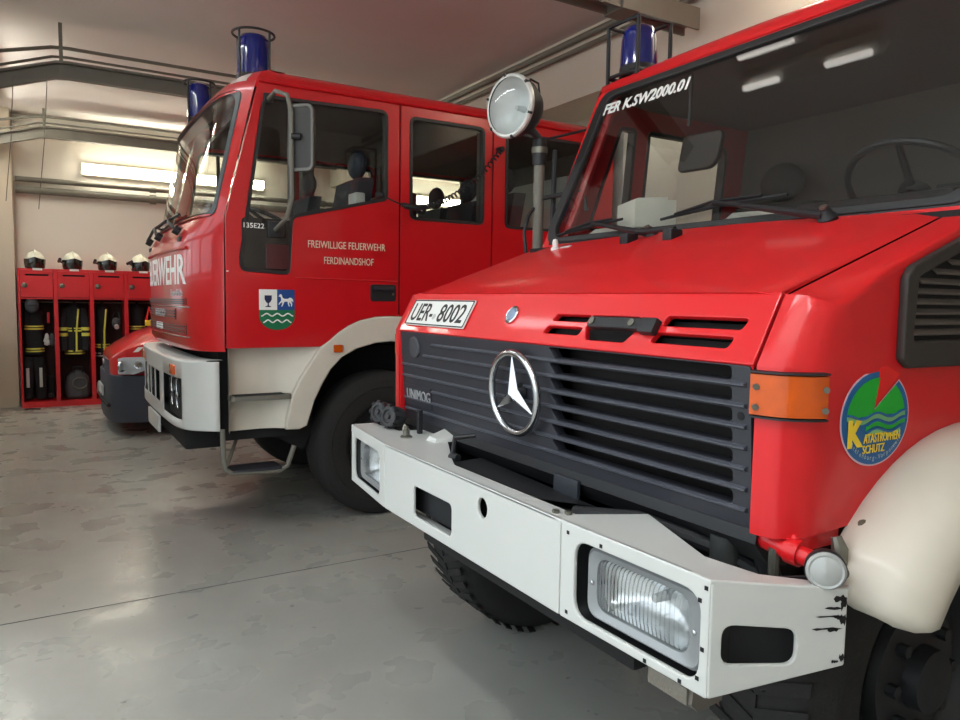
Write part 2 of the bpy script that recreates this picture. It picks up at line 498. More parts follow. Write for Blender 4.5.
root = thing('fluorescent_lamp', 'long glowing fluorescent lamp on the back wall above the helmets', 'lamp')
bxo('lamp_housing', 0.58, 3.1, 11.66, 11.735, 3.165, 3.33, mat('lamp_housing_white', srgb(225, 220, 200), 0.5), root, 0.01)
bxo('diffuser', 0.60, 3.08, 11.60, 11.665, 3.19, 3.305, TUBE, root, 0.012)
for nm, x0, y0, x1, lab in (('f', 4.6, 11.6, 7.1, ''),):
    root = thing('fluorescent_lamp', 'fluorescent lamp farther along the back wall behind the double-cab truck', 'lamp')
    bxo('lamp_housing', 4.58, 7.1, 11.66, 11.735, 3.165, 3.33, BEAMM, root, 0.01)
    bxo('diffuser', 4.6, 7.08, 11.60, 11.665, 3.19, 3.305, TUBE, root, 0.012)
def ceiling_lamp(label, x, segs, m, w=.05):
    root = thing('ceiling_lamp', label, 'lamp')
    y0, y1 = segs[0][0], segs[-1][1]
    bxo('lamp_housing', x - w, x + w, y0 - 0.04, y1 + 0.04, 3.80, CEIL_Z, ALU, root, 0.006)
    for a, b_ in segs:
        MB().cyl((x, a, 3.775), (x, b_, 3.775), w * .4, None, 12).build('tube', m, root)
TUBE_DIM = emit_mat('dim_white_tube', (1.0, 0.95, 0.88, 1), TUBE_CEIL * .7)
ceiling_lamp('ceiling lamp with two short tubes over the bonnet, reflected low in the windscreen', 1.43, ((2.45, 2.72), (3.05, 3.30)), TUBE_DIM)
ceiling_lamp('single short ceiling tube over the bonnet, reflected high in the windscreen', 1.66, ((2.82, 3.20),), TUBE_DIM)
ceiling_lamp('warm ceiling lamp above the cab of the bonneted truck, lighting the beam', 3.95, ((1.4, 3.0),), TUBE, .12)
COOL_FILL = emit_mat('cool_fill_tube', (0.92, 0.97, 1.0, 1), 11)
ceiling_lamp('added cool fill lamp, unseen, inside the open doorway above the bonneted truck', -.25, ((-.8, .6), (.7, 2.1)), emit_mat('doorway_fill_tube', (0.92, 0.97, 1.0, 1), 24), .10)  # unseen lamp added to brighten the bonnet top and truck fronts
ceiling_lamp('added cool fill lamp, unseen, inside the doorway before the double-cab truck', -.25, ((4.1, 5.2), (5.3, 6.4)), COOL_FILL, .10)  # added out of view for more light on the double-cab truck
ceiling_lamp('added warm fill lamp, unseen, inside the glazed door of the far bay', -.43, ((8.0, 9.4), (9.5, 10.9)), emit_mat('warm_fill_tube', (1.0, .96, .86, 1), 27), .08)  # added out of view to lift the back wall, lockers and left floor
ceiling_lamp('added warm fill lamp, unseen, over the gap between the two truck bodies', 5.3, ((2.7, 4.3),), TUBE, .16)  # unseen, added to light the shutters between the trucks
for lab, a, b in (('thin pale pull cord hanging at the far left edge', (-0.115, 7.58, 3.36), (-0.20, 7.58, 2.30)),
                  ('thin pale pull cord hanging right of the far left cord', (0.14, 7.58, 3.43), (0.04, 7.58, 2.25))):
    tag(MB().tube([a, ((a[0] + b[0]) / 2 + .01, a[1], (a[2] + b[2]) / 2), b], 0.004, 6).build('pull_cord', STEEL), lab, 'cord')

# ================================================================== lockers and gear at the back
FY = 11.25
def locker(k, x0, label):
    root = thing('wardrobe_locker', label, 'locker', group='red wardrobe lockers')
    x1 = x0 + 0.424; t = 0.024
    mb = MB()
    mb.box(x0, x0 + t, FY, FY + 0.48, 0.0, 1.84); mb.box(x1 - t, x1, FY, FY + 0.48, 0.0, 1.84)
    mb.box(x0 + t, x1 - t, FY, FY + 0.48, 1.815, 1.84); mb.box(x0 + t, x1 - t, FY, FY + 0.48, 0.0, 0.075)
    mb.box(x0 + t, x1 - t, FY + 0.01, FY + 0.48, 1.44, 1.46)
    mb.build('locker_body', LOCK, root)
    bxo('back_panel', x0 + t, x1 - t, FY + 0.46, FY + 0.478, 0.075, 1.815, LOCKIN, root)
    f = panel('flap_door', rrect(x0 + 0.028, x1 - 0.028, 1.465, 1.812, 0.008), [rrect(x0 + 0.085, x1 - 0.075, 1.745, 1.768, 0.008)], 0.018, side_frame(FY - 0.004), LOCK, root, 0.003)
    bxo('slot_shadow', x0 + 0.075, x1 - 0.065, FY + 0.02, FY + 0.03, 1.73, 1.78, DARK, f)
    mb = MB(); mb.lathe((x0 + 0.075, FY - 0.004, 1.62), (0, -1, 0), [(0.034, 0), (0.034, 0.012), (0.024, 0.02), (0.02, 0.035), (0.0, 0.037)], 18)
    mb.build('twist_knob', STEEL, f)
    bxo('name_card', x0 + 0.17, x0 + 0.28, FY - 0.006, FY - 0.001, 1.818, 1.845, PAPER, root)
    MB().tube([(x0 + t, FY + 0.24, 1.40), (x1 - t, FY + 0.24, 1.40)], 0.010, 10).build('hanging_rail', STEEL, root)
    return root
LX = [-0.205 + 0.424 * i for i in range(4)]
for i, lab in enumerate(('red open locker at the left end of the row, white-striped trousers inside',
                         'red open locker with a grey bag at its foot, second from the left end',
                         'red open locker with a half seen jacket, third from the left end',
                         'red open locker partly hidden behind the truck nose')):
    locker(i, LX[i], lab)

def helmet(x, label, lamp, turn=0.0):
    root = thing('fire_helmet', label, 'helmet', group='fire helmets on the lockers')
    c = V((x, FY + 0.16, 1.93)); z0 = 1.842
    R = Matrix.Rotation(turn, 4, 'Z'); T = Matrix.Translation(c) @ R
    mb = MB(); mb.ellipsoid((0, 0, 0), (0.118, 0.145, 0.15), 28, 9, 0.0, PI / 2)
    mb.ellipsoid((0, 0.02, -0.03), (0.121, 0.135, 0.06), 28, 6, -0.6, 0.6)
    o = mb.build('shell', HELM, root); o.data.transform(T)
    mb = MB(); mb.tube([(0, -0.135 * math.cos(a), 0.155 * math.sin(a)) for a in [0.5 + 0.22 * k for k in range(10)]], 0.012, 8)
    o = mb.build('crest_ridge', HELM, root); o.data.transform(T)
    rows = []
    for i in range(7):
        z = 0.062 - i * 0.024
        w = 1.0 - 0.10 * max(0, i - 3) / 3
        rows.append([(0.126 * w * math.sin(a), -0.158 * w * math.cos(a), z - 0.04 * abs(math.sin(a)) * (1 if i == 0 else 0)) for a in [-1.45 + 2.9 * k / 16 for k in range(17)]])
    mb = MB(); mb.grid(rows)
    o = mb.build('visor', VISOR, root); o.data.transform(T)
    mb = MB(); mb.lathe((0, 0.01, -0.088), (0, 0, 1), [(0.02, 0.0), (0.095, 0.0), (0.108, 0.03), (0.112, 0.07)], 24)
    o = mb.build('neck_guard', BLACK, root); o.data.transform(T)
    if lamp:
        mb = MB(); mb.cyl((-0.165, -0.11, 0.045), (-0.15, 0.05, 0.02), 0.020, None, 12); mb.cyl((-0.15, 0.0, 0.02), (-0.11, 0.0, 0.0), 0.012, None, 8)
        o = mb.build('helmet_torch', BLACK, root); o.data.transform(T)
    return root
helmet(LX[0] + 0.20, 'cream fire helmet without side torch at the left end above the lockers', False)
helmet(LX[1] + 0.21, 'cream fire helmet with side torch on the second locker from the left', True, 0.15)
helmet(LX[2] + 0.21, 'cream fire helmet with torch turned outward on the third locker', True, 0.1)
helmet(LX[3] + 0.20, 'cream fire helmet on the fourth locker, partly behind the truck nose', True, 0.35)

def jacket(x, w, z1, z0, label, bands, openf=False, sleeve=True):
    root = thing('turnout_jacket', label, 'jacket', group='fire jackets in the lockers')
    y = FY + 0.22
    hw = w / 2
    def ring(z, a, b, cx=x, n=20):
        return [(cx + a * math.cos(2 * PI * k / n) + 0.006 * math.sin(5 * 2 * PI * k / n + z * 20), y + b * math.sin(2 * PI * k / n), z) for k in range(n)]
    H = z1 - z0
    prof = [(1.0, .30, .35), (.985, .55, .6), (.94, .90, .85), (.85, .98, 1), (.6, .93, 1), (.4, .95, 1.0), (.2, 1.0, 1.05), (.0, 1.05, 1.08)]
    mb = MB(); mb.loft([ring(z0 + H * t, hw * 0.78 * a, 0.085 * b) for t, a, b in prof])
    mb.build('jacket_body', CLOTH, root)
    mb = MB(); mb.tube([(x - hw * .25, y - .03, z1), (x, y - 0.05, z1 + .035), (x + hw * .25, y - .03, z1), (x, y + .03, z1 + .02)], 0.02, 8, closed=True)
    mb.build('collar', CLOTH, root)
    for s in (-1, 1):
        if not sleeve: break
        p = [(x + s * hw * .62, y, z1 - .05), (x + s * hw * .84, y - .03, z1 - .20), (x + s * hw * .92, y - .06, z1 - .42), (x + s * hw * .86, y - .07, z1 - .62)]
        sl = MB().tube(p, [.05, .055, .05, .046], 12).build('sleeve', CLOTH, root)
        for t in (0.55, 0.9):
            a = V(p[1]).lerp(V(p[2]), t)
            MB().tube([a + V((0, 0, .022)), a - V((0, 0, .022))], .058, 14).build('sleeve_stripe', HIVIS, sl)
    for zc, m in bands:
        t = (zc - z0) / H
        mb = MB()
        mb.grid([ring(zc - .028, hw * .81, 0.095), ring(zc - .009, hw * .81, 0.096)], True)
        mb.build('reflective_band', m, root)
        mb = MB(); mb.grid([ring(zc + .006, hw * .81, 0.096), ring(zc + .026, hw * .80, 0.095)], True)
        mb.build('reflective_band', m, root)
    if openf:
        for s in (-1, 1):
            mb = MB(); mb.tube([(x + s * .05, y - .085, z1 - .05), (x + s * .02, y - .10, z1 - .35), (x + s * .015, y - .10, z0 + .05)], 0.012, 6)
            mb.build('front_flap', HIVIS if s > 0 else CLOTH, root)
    return root
jacket(LX[0] + .165, .27, 1.33, .70, 'black fire jacket with two pairs of yellow bands in the left end locker', ((1.06, HIVIS), (.76, HIVIS)), sleeve=False)
jacket(LX[1] + .215, .30, 1.36, .68, 'black fire jacket hanging open with yellow bands above the grey bag', ((1.03, HIVIS), (.72, HIVIS)), True)
jacket(LX[2] + .13, .22, 1.36, .62, 'black fire jacket with steeply slanted collar stripe in the third locker', ((.80, HIVIS), (.68, SILV)), True, sleeve=False)
jacket(LX[3] + .15, .26, 1.36, .70, 'black fire jacket in the fourth locker beside the truck nose', ((1.05, HIVIS),), False, sleeve=False)
# trousers with white stripes, left locker
root = thing('turnout_trousers', 'black fire trousers with two upright white stripes below the left end jacket', 'trousers')
for s in (-1, 1):
    x = LX[0] + .15 + s * .075
    lg = MB().tube([(x - s * .03, FY + .22, .66), (x, FY + .20, .40), (x + s * .005, FY + .20, .10)], [.075, .07, .06], 14).build('trouser_leg', CLOTH, root)
    bxo('white_stripe', x - .018, x + .018, FY + .118, FY + .128, .26, .52, SILV, lg, 0.003)
root = thing('rubber_boots', 'pair of black rubber boots standing in the left end locker', 'boots')
for s in (-1, 1):
    x = LX[0] + .34 + s * .02
for s in (0,):
    x = LX[0] + .338
    for dx in (-.0,):
        b = MB()
        b.tube([(x, FY + .38, .38), (x, FY + .38, .20), (x, FY + .37, .13)], [.045, .042, .045], 12)
        b.loft([[(x + .038 * math.cos(a), FY + yy + .0, .115 + hh * math.sin(a)) for a in [2 * PI * k / 12 for k in range(12)]] for yy, hh in ((.42, .03), (.36, .04), (.29, .036), (.22, .03), (.19, .012))])
        b.build('boot', RUBBER, root)
root = thing('work_gloves', 'pale grey work gloves hanging at the right side of the left end locker', 'gloves')
gx, gz = LX[0] + .335, .93
for s in (-1, 1):
    b = MB()
    b.ellipsoid((gx + s * .028, FY + .10, gz), (.026, .02, .055), 12, 8)
    for k in range(4):
        b.tube([(gx + s * .028 - .02 + k * .013, FY + .095, gz - .03), (gx + s * .03 - .024 + k * .016, FY + .085, gz - .10 - .01 * (k in (1, 2)))], [.008, .006], 8)
    b.tube([(gx + s * .045, FY + .095, gz), (gx + s * .065, FY + .085, gz - .055)], [.009, .007], 8)
    b.build('glove', SILV if s < 0 else BAG, root)
tag(MB().box(LX[0] + .318, LX[0] + .350, FY + .20, FY + .225, 1.12, 1.26).build('red_strap', LOCK, bevel=.004), 'short red strap hanging near the right side of the left end locker', 'strap')
root = thing('fire_hood', 'dark round flash hood hanging at the top of the left end locker', 'hood')
b = MB(); b.ellipsoid((LX[0] + .15, FY + .09, 1.36), (.085, .07, .11), 18, 12); b.build('hood_body', BAG, root)
MB().tube([(LX[0] + .10 + .1 * k / 6, FY + .025 - .012 * math.sin(PI * k / 6), 1.36) for k in range(7)], .008, 6).build('hood_seam', BLACK, root)
root = thing('kit_bag', 'dark grey kit bag with a round pocket at the foot of the second locker', 'bag')
bx = LX[1] + .235
b = MB()
b.loft([[(bx + w * math.cos(a), FY + .20 + d * math.sin(a), z) for a in [2 * PI * k / 20 for k in range(20)]] for z, w, d in ((.08, .13, .11), (.12, .155, .14), (.25, .16, .14), (.38, .13, .11), (.45, .07, .06), (.47, .02, .02))])
b.build('bag_body', BAG, root)
MB().tube([(bx + .02 + .085 * math.cos(a), FY + .055, .30 + .075 * math.sin(a)) for a in [2 * PI * k / 20 for k in range(20)]], .010, 8, closed=True).build('pocket_rim', STEEL, root)
MB().tube([(bx - .06, FY + .14, .44), (bx - .05, FY + .12, .52), (bx + .05, FY + .12, .52), (bx + .06, FY + .14, .44)], .010, 8).build('carry_handle', BLACK, root)
root = thing('fire_hose', 'pale coiled hose end standing at the foot of the third locker', 'hose')
MB().tube([(LX[2] + .06, FY + .10, .30), (LX[2] + .05, FY + .08, .18), (LX[2] + .08, FY + .08, .11), (LX[2] + .14, FY + .08, .10)], .02, 10).build('hose_run', SILV, root)
MB().cyl((LX[2] + .14, FY + .08, .10), (LX[2] + .18, FY + .08, .10), .026, None, 14).build('coupling', STEEL, root)
root = thing('breathing_mask', 'grey breathing mask hanging on the right in the third locker', 'mask')
b = MB(); b.ellipsoid((LX[2] + .30, FY + .12, 1.12), (.055, .04, .075), 16, 10); b.build('face_piece', BAG, root)
MB().cyl((LX[2] + .30, FY + .09, 1.08), (LX[2] + .30, FY + .04, 1.06), .026, .03, 14).build('filter_port', SILV, root)
MB().tube([(LX[2] + .25, FY + .13, 1.17), (LX[2] + .28, FY + .16, 1.27), (LX[2] + .33, FY + .16, 1.27), (LX[2] + .35, FY + .13, 1.17)], .008, 6).build('head_strap', BLACK, root)
root = thing('rescue_belt', 'red and yellow rescue belt hanging in the fourth locker', 'belt')
MB().tube([(LX[3] + .30, FY + .12, 1.34), (LX[3] + .26, FY + .10, 1.15), (LX[3] + .31, FY + .10, 1.02), (LX[3] + .35, FY + .12, 1.16)], .02, 8, closed=True).build('belt_loop', E_RED, root)
MB().box(LX[3] + .24, LX[3] + .32, FY + .06, FY + .08, 1.08, 1.16).build('belt_patch', E_YEL, root, bevel=.004)
tag(MB().tube([(-0.17, 11.1, .006), (-.12, 11.12, .008), (0.0, 11.05, .008)], .008, 8).build('floor_cable', BLACK), 'short dark cable lying on the floor before the left end locker', 'cable')

# ================================================================== shared vehicle bits
def wheel(parent, x, y_out, z, r, w, sgn, lugs=0, rimm=None):
    """sgn: -1 when the outer face looks towards -Y"""
    ax = V((0, sgn, 0)); o = V((x, y_out, z))
    b = MB()
    b.lathe(o, ax, [(r * .56, -w + .02), (r * .62, -w), (r * .86, -w - .004), (r * .965, -w * .93), (r, -w * .82), (r * 1.004, -w * .5), (r, -w * .18), (r * .965, -w * .07), (r * .86, .004), (r * .80, .006), (r * .79, .001), (r * .62, 0), (r * .56, -.02)], 48)
    if lugs:
        for k in range(lugs):
            for s in (0, 1):
                a = 2 * PI * (k + .5 * s) / lugs
                t = V((-math.sin(a), 0, math.cos(a))); n = V((math.cos(a), 0, math.sin(a)))
                c = o + n * (r + .004) + ax * (-w * (.27 + .46 * s))
                b.obox(c, t * .017, (ax * (w * .24) + t * (.03 if s else -.03)), n * .003)
    ty = b.build('tyre', RUBBER, None, 40); ty.parent = parent
    b = MB()
    b.lathe(o, ax, [(r * .57, -.01), (r * .55, -.02), (r * .52, -.06), (r * .40, -.07), (r * .38, -.03), (r * .18, -.02), (r * .17, .02), (r * .12, .03), (0, .032)], 32)
    for k in range(8):
        a = 2 * PI * k / 8
        c = o + V((math.cos(a), 0, math.sin(a))) * r * .28
        b.cyl(c - ax * .04, c + ax * .0, .018, None, 6)
    b.build('rim', rimm or WHITE, parent)

def beacon(parent, x, y, z0, h, rc, rd, square=False):
    bc = MB(); bc.lathe((x, y, z0), (0, 0, 1), [(0, 0), (rd * .95, 0), (rd * .95, .05), (rd * .9, .06), (0, .06)], 24)
    root = bc.build('beacon', BLACK, parent)
    MB().lathe((x, y, z0 + .05), (0, 0, 1), [(rd * .92, 0), (rd * .92, .02), (rd * .88, h * .5), (rd * .82, h - .09), (rd * .7, h - .065), (rd * .4, h - .05), (0, h - .048)], 28).build('blue_dome', BLUE, root)
    b = MB()
    zt = z0 + h
    if square:
        pts = [(x + sx * rc, y + sy * rc, zt) for sx, sy in ((-1, -1), (1, -1), (1, 1), (-1, 1))]
        b.tube([(p[0], p[1], zt) for p in pts], .010, 8, closed=True)
        for p in pts: b.tube([(p[0], p[1], z0 - .02), (p[0], p[1], zt)], .010, 8)
        b.tube([(p[0], p[1], z0 + .01) for p in pts], .010, 8, closed=True)
    else:
        b.tube([(x + rc * math.cos(a), y + rc * math.sin(a), zt) for a in [2 * PI * k / 24 for k in range(24)]], .008, 8, closed=True)
        for k in range(4):
            a = 2 * PI * k / 4 + .6
            b.tube([(x + rc * .95 * math.cos(a), y + rc * .95 * math.sin(a), z0 - .01), (x + rc * math.cos(a), y + rc * math.sin(a), zt)], .008, 8)
    b.build('guard_cage', BLACK, root)
    return root

def seat(parent, x, y, z, m, w=.25):
    b = MB(); b.loft([rrect3(x - .24, x + .24, y - w, y + w, zz, .06) for zz in (z, z + .06, z + .12)])
    s = b.build('seat', m, parent, bevel=0)
    b = MB()
    b.loft([[(x + .18 + t * .12 + dx, y + yy * w, z + .10 + t * .62) for dx, yy in ((-.06, -.95), (-.07, 0), (-.06, .95), (.04, 1), (.06, 0), (.04, -1))] for t in (0, .3, .7, .95, 1)])
    b.build('backrest', m, s)
    b = MB(); b.ellipsoid((x + .31, y, z + .84), (.055, .13, .10), 16, 10); b.build('headrest', m, s)
    return s
def rrect3(x0, x1, y0, y1, z, r): return [(p[0], p[1], z) for p in rrect(x0, x1, y0, y1, r, 4)]

def steering(parent, c, n, r, m, tr=.014):
    n = V(n).normalized(); c = V(c); a = n.orthogonal().normalized(); d = n.cross(a)
    b = MB(); b.tube([c + (a * math.cos(t) + d * math.sin(t)) * r for t in [2 * PI * k / 36 for k in range(36)]], tr, 8, closed=True)
    for k in range(3):
        t = 2 * PI * k / 3 + .5
        b.tube([c - n * .02, c + (a * math.cos(t) + d * math.sin(t)) * r], [.016, .011], 8)
    s = b.build('steering_wheel', m, parent)
    b = MB(); b.lathe(c, n, [(.05, -.04), (.055, .0), (.04, .012), (0, .014)], 16); b.cyl(c - n * .03, c - n * .5, .03, .04, 12); b.build('column', m, s)

def interp(t, tab):
    if t <= tab[0][0]: return tab[0][1:]
    for a, b in zip(tab, tab[1:]):
        if t <= b[0]:
            u = (t - a[0]) / (b[0] - a[0])
            return tuple(p + (q - p) * u for p, q in zip(a[1:], b[1:]))
    return tab[-1][1:]

def culled_grid(us, vs, f, holes, thick_dir=None):
    b = MB()
    idx = {}
    V_ = []
    for i, u in enumerate(us):
        for j, v in enumerate(vs):
            idx[i, j] = len(V_); V_.append(f(u, v))
    F_ = []
    for i in range(len(us) - 1):
        for j in range(len(vs) - 1):
            cu, cv = (us[i] + us[i + 1]) / 2, (vs[j] + vs[j + 1]) / 2
            if any(h[0] < cu < h[1] and h[2] < cv < h[3] for h in holes): continue
            F_.append((idx[i, j], idx[i + 1, j], idx[i + 1, j + 1], idx[i, j + 1]))
    return b.add(V_, F_)

def lin(a, b, n): return [a + (b - a) * k / n for k in range(n + 1)]
def merge(*ls):
    o = sorted(x for l in ls for x in l); r = [o[0]]
    for x in o[1:]:
        if x - r[-1] > 1e-4: r.append(x)
    return r
def dense(poly, step=.04):
    o = []
    for a, b in zip(poly, poly[1:] + poly[:1]):
        n = max(1, int(math.dist(a, b) / step))
        o += [(a[0] + (b[0] - a[0]) * k / n, a[1] + (b[1] - a[1]) * k / n) for k in range(n)]
    return o

# ================================================================== double-cab fire truck (left)
YN, YF = 4.55, 6.65
YC, HW = (YN + YF) / 2, (YF - YN) / 2
T1 = thing('fire_truck', 'red double-cab fire truck with white bumper and a shield crest on its door', 'fire truck', (2.5, YC, 0))
FT = [(1.17, .77, .967, 1.05), (1.21, .748, .962, 1.05), (1.83, .75, .966, 1.05), (1.90, .772, .966, 1.05), (1.97, .83, .966, 1.05), (2.76, .985, 1.155, 1.05), (2.82, 1.03, 1.175, 1.045), (2.87, 1.10, 1.21, 1.02), (2.90, 1.22, 1.27, .97), (2.91, 1.38, 1.38, .93)]
def frontP(y, z, off=0.0):
    xc, xe, hw = interp(z, FT)
    s = (y - YC) / HW; sa = abs(s)
    g = .22 * sa ** 2 + .78 * sa ** 9
    return V((xc + (xe - xc) * g - off, YC + s * hw, z))
def warp_front(p):   # p built on the x=0 plane facing -X
    q = frontP(p.y, p.z); return V((q.x + p.x, q.y, q.z))
ys = merge(lin(YN, 4.62, 3), lin(4.62, 4.9, 7), lin(4.9, 6.3, 20), lin(6.3, 6.58, 7), lin(6.58, YF, 3))
zs = [1.17, 1.19, 1.21, 1.5, 1.83, 1.865, 1.90, 1.97, 2.0, 2.1, 2.3, 2.5, 2.65, 2.735, 2.76, 2.79, 2.82, 2.845, 2.87, 2.89, 2.90, 2.91]
o = culled_grid(ys, zs, frontP, [(4.62, 6.58, 2.0, 2.735)]).build('front_panel', RED, T1, 40)
ws = culled_grid(merge(lin(4.62, 6.58, 40)), lin(2.0, 2.735, 12), lambda y, z: frontP(y, z, -.006), []).build('windscreen', GLASS, T1)
outer = dense(rrect(-6.60, -4.60, 1.985, 2.75, .05, 4))
panel('windscreen_seal', outer, [dense(rrect(-6.58, -4.622, 2.005, 2.73, .075), .04)], .012, frame_of((-.008, 0, 0), (0, -1, 0), (0, 0, 1)), mat('grey_screen_seal', srgb(82, 88, 90), .4), T1, warp=warp_front)
text('front_lettering', 'FEUERWEHR', front_frame(0), -6.42, -4.80, 1.575, 1.765, TXT_W, T1, .003, bold=.012, warp=warp_front)
text('small_badge_lettering', 'EuroFire', front_frame(0), -5.16, -4.86, 1.505, 1.545, TXT_S, T1, .003, warp=warp_front)
for (a, b, z0, z1) in ((-6.4, -4.80, 1.445, 1.492), (-6.4, -5.02, 1.352, 1.425), (-6.4, -4.80, 1.262, 1.332)):
    g = panel('dark_slot_panel', dense(rrect(a, b, z0, z1, .01)), [], .006, frame_of((-.003, 0, 0), (0, -1, 0), (0, 0, 1)), BLACK, T1, warp=warp_front)  # black panel on the surface paints in the slot's dark inset
    mb = MB()
    for k in range(3):
        zz = z0 + (z1 - z0) * (k + 1) / 4
        mb.tube([frontP(-u, zz, .006) for u in lin(a + .02, b - .02, 24)], .0035, 6)
    mb.build('slot_fins', GRILLE, g)
for zz in (1.435, 1.25):
    MB().tube([frontP(-u, zz, .003) for u in lin(-6.42, -4.75, 30)], .004, 6).build('trim_strip', CHROME, T1)
text('maker_lettering', 'IVECO', front_frame(0), -5.80, -5.36, 1.362, 1.415, TXT_S, T1, .008, bold=.03, warp=warp_front)
panel('small_front_plate', dense(rrect(-5.75, -5.45, 1.275, 1.32, .01)), [], .004, frame_of((-.009, 0, 0), (0, -1, 0), (0, 0, 1)), TXT_W, T1, warp=warp_front)
# ledge trim under the windscreen and the wipers parked on it
MB().tube([frontP(y, 1.80, .006) for y in lin(4.78, 6.5, 30)], .010, 8).build('cowl_ridge', RED, T1)
for i, (yb, dy) in enumerate(((4.95, .62), (5.6, .62), (6.2, -.5))):
    b = MB()
    p0 = frontP(yb, 1.905, .012)
    b.cyl(p0, p0 + V((-.035, 0, .02)), .028, None, 12)
    p1 = frontP(yb + dy, 2.04, .03)
    b.tube([p0 + V((-.03, 0, .02)), p0.lerp(p1, .5) + V((-.035, 0, .02)), p1], .011, 8)
    w = b.build('wiper', BLACK, T1)
    b = MB(); b.tube([frontP(yb + dy + t, 2.04 + .02 * abs(t), .018) for t in lin(-.32, .32, 12)], .010, 6); b.build('blade', BLACK, w)
for yb in (4.93, 6.3):
    bxo('washer_slot', frontP(yb, 1.86).x - .012, frontP(yb, 1.86).x + .02, yb - .04, yb + .04, 1.845, 1.875, BLACK, T1, .004)

# side sheet metal
ARCH = [(1.56, 1.19), (1.62, 1.23), (1.68, 1.28), (1.75, 1.325), (1.83, 1.36), (1.94, 1.383), (2.0, 1.387)]
DOORWIN = rpoly([(1.205, 2.725), (2.03, 2.748), (2.03, 2.16), (1.385, 2.0), (1.364, 1.645), (1.062, 1.66), (1.055, 1.74)], [.09, .06, .05, .05, .04, .05, .02])
door_out = [(.974, 1.19)] + ARCH + [(2.112, 1.39), (2.112, 2.80), (1.18, 2.80), (1.165, 2.745), (.974, 1.97)]
rear_out = [(2.124, 1.39), (2.25, 1.38), (2.38, 1.32), (2.48, 1.24), (2.52, 1.19), (2.85, 1.19), (2.85, 2.80), (2.124, 2.80)]
RWIN = rrect(2.19, 2.785, 2.045, 2.735, .05)
third_out = [(2.862, 1.19), (4.0, 1.19), (4.0, 2.80), (2.862, 2.80)]
TWIN = rrect(2.965, 3.80, 2.035, 2.738, .05)
def ring_poly(win, w):
    cx = sum(p[0] for p in win) / len(win); cy = sum(p[1] for p in win) / len(win)
    o = []
    n = len(win)
    for i in range(n):
        a, b = V(win[i - 1]), V(win[(i + 1) % n]); t = (b - a)
        if t.length < 1e-6: o.append(win[i]); continue
        t.normalize(); nn = V((t.y, -t.x)); p = V(win[i])
        o.append((p.x + nn.x * w, p.y + nn.y * w))
    return o
def area(p): return sum(a[0] * b[1] - b[0] * a[1] for a, b in zip(p, p[1:] + p[:1])) / 2
def inset(win, w): return ring_poly(win, -w if area(win) > 0 else w)
for side, Y, sgn in (('near', YN, 1), ('far', YF, -1)):
    F = side_frame(Y) if sgn > 0 else side_frame(Y) @ Matrix.Translation((0, 0, -.0)) @ Matrix.Translation((0, 0, .04))
    for nm, out, win in (('front_door', door_out, DOORWIN), ('rear_door', rear_out, RWIN), ('rear_side_panel', third_out, TWIN)):
        d = panel(nm, out, [win], .04, F, RED, T1, .004 if sgn > 0 else 0)
        panel('window_seal', win, [inset(win, .020)], .05, F @ Matrix.Translation((0, 0, .004)), SEAL, d)
        panel('window_pane', inset(win, .012), [], .005, F @ Matrix.Translation((0, 0, -.015)), GLASS, d)
        if nm == 'front_door':
            bxo('window_divider', 1.362, 1.39, Y + .004, Y + .034, 2.0, 2.735, SEAL, d)
            panel('lower_quarter_panel', rpoly([(1.07, 1.985), (1.372, 1.985), (1.356, 1.66), (1.075, 1.675)], .03), [], .012, F @ Matrix.Translation((0, 0, .002)), mat('smoked_panel', srgb(38, 34, 32), .12, coat=.5), d)
            if sgn > 0:
                text('type_lettering', '135E22', side_frame(Y - .003), 1.082, 1.205, 1.922, 1.952, TXT_W, d, .002, bold=.008)
                b = MB(); b.loft([rrect3(1.215, 1.355, Y - .008, Y + .01, z, .004) for z in (1.68, 1.83)])
                b.build('reflector_plate', mat('dark_reflector', srgb(72, 34, 36), .3), d)
    # door gaps backing
    bxo('door_jamb', 2.10, 2.135, Y + .012 if sgn > 0 else Y - .03, Y + .03 if sgn > 0 else Y - .012, 1.40, 2.8, DARK, T1)
    bxo('door_jamb', 2.84, 2.872, Y + .012 if sgn > 0 else Y - .03, Y + .03 if sgn > 0 else Y - .012, 1.20, 2.8, DARK, T1)
# body crease lines, handles, gutter
MB().tube([(1.40, YN - .001, 1.628), (2.10, YN - .001, 1.622)], .006, 6).build('door_crease', RED, T1)
b = MB(); b.add([(.978, YN - .002, 1.66), (.99, YN - .008, 1.66), (.99, YN - .008, 1.655), (.978, YN - .002, 1.652)], [(0, 1, 2, 3)])
b.build('door_edge_nick', TXT_W, T1)
h = panel('door_handle', rrect(1.905, 2.09, 1.487, 1.60, .02), [], .02, side_frame(YN - .008), BLACK, T1, .004)
bxo('grip', 1.925, 2.07, YN - .026, YN - .012, 1.56, 1.585, GRILLE, h, .004)
MB().cyl((2.065, YN - .010, 1.535), (2.065, YN - .016, 1.535), .008, None, 12).build('lock_barrel', STEEL, h)
MB().tube([(1.18, YN - .008, 2.805), (4.0, YN - .008, 2.815)], .012, 8).build('rain_gutter', RED, T1)
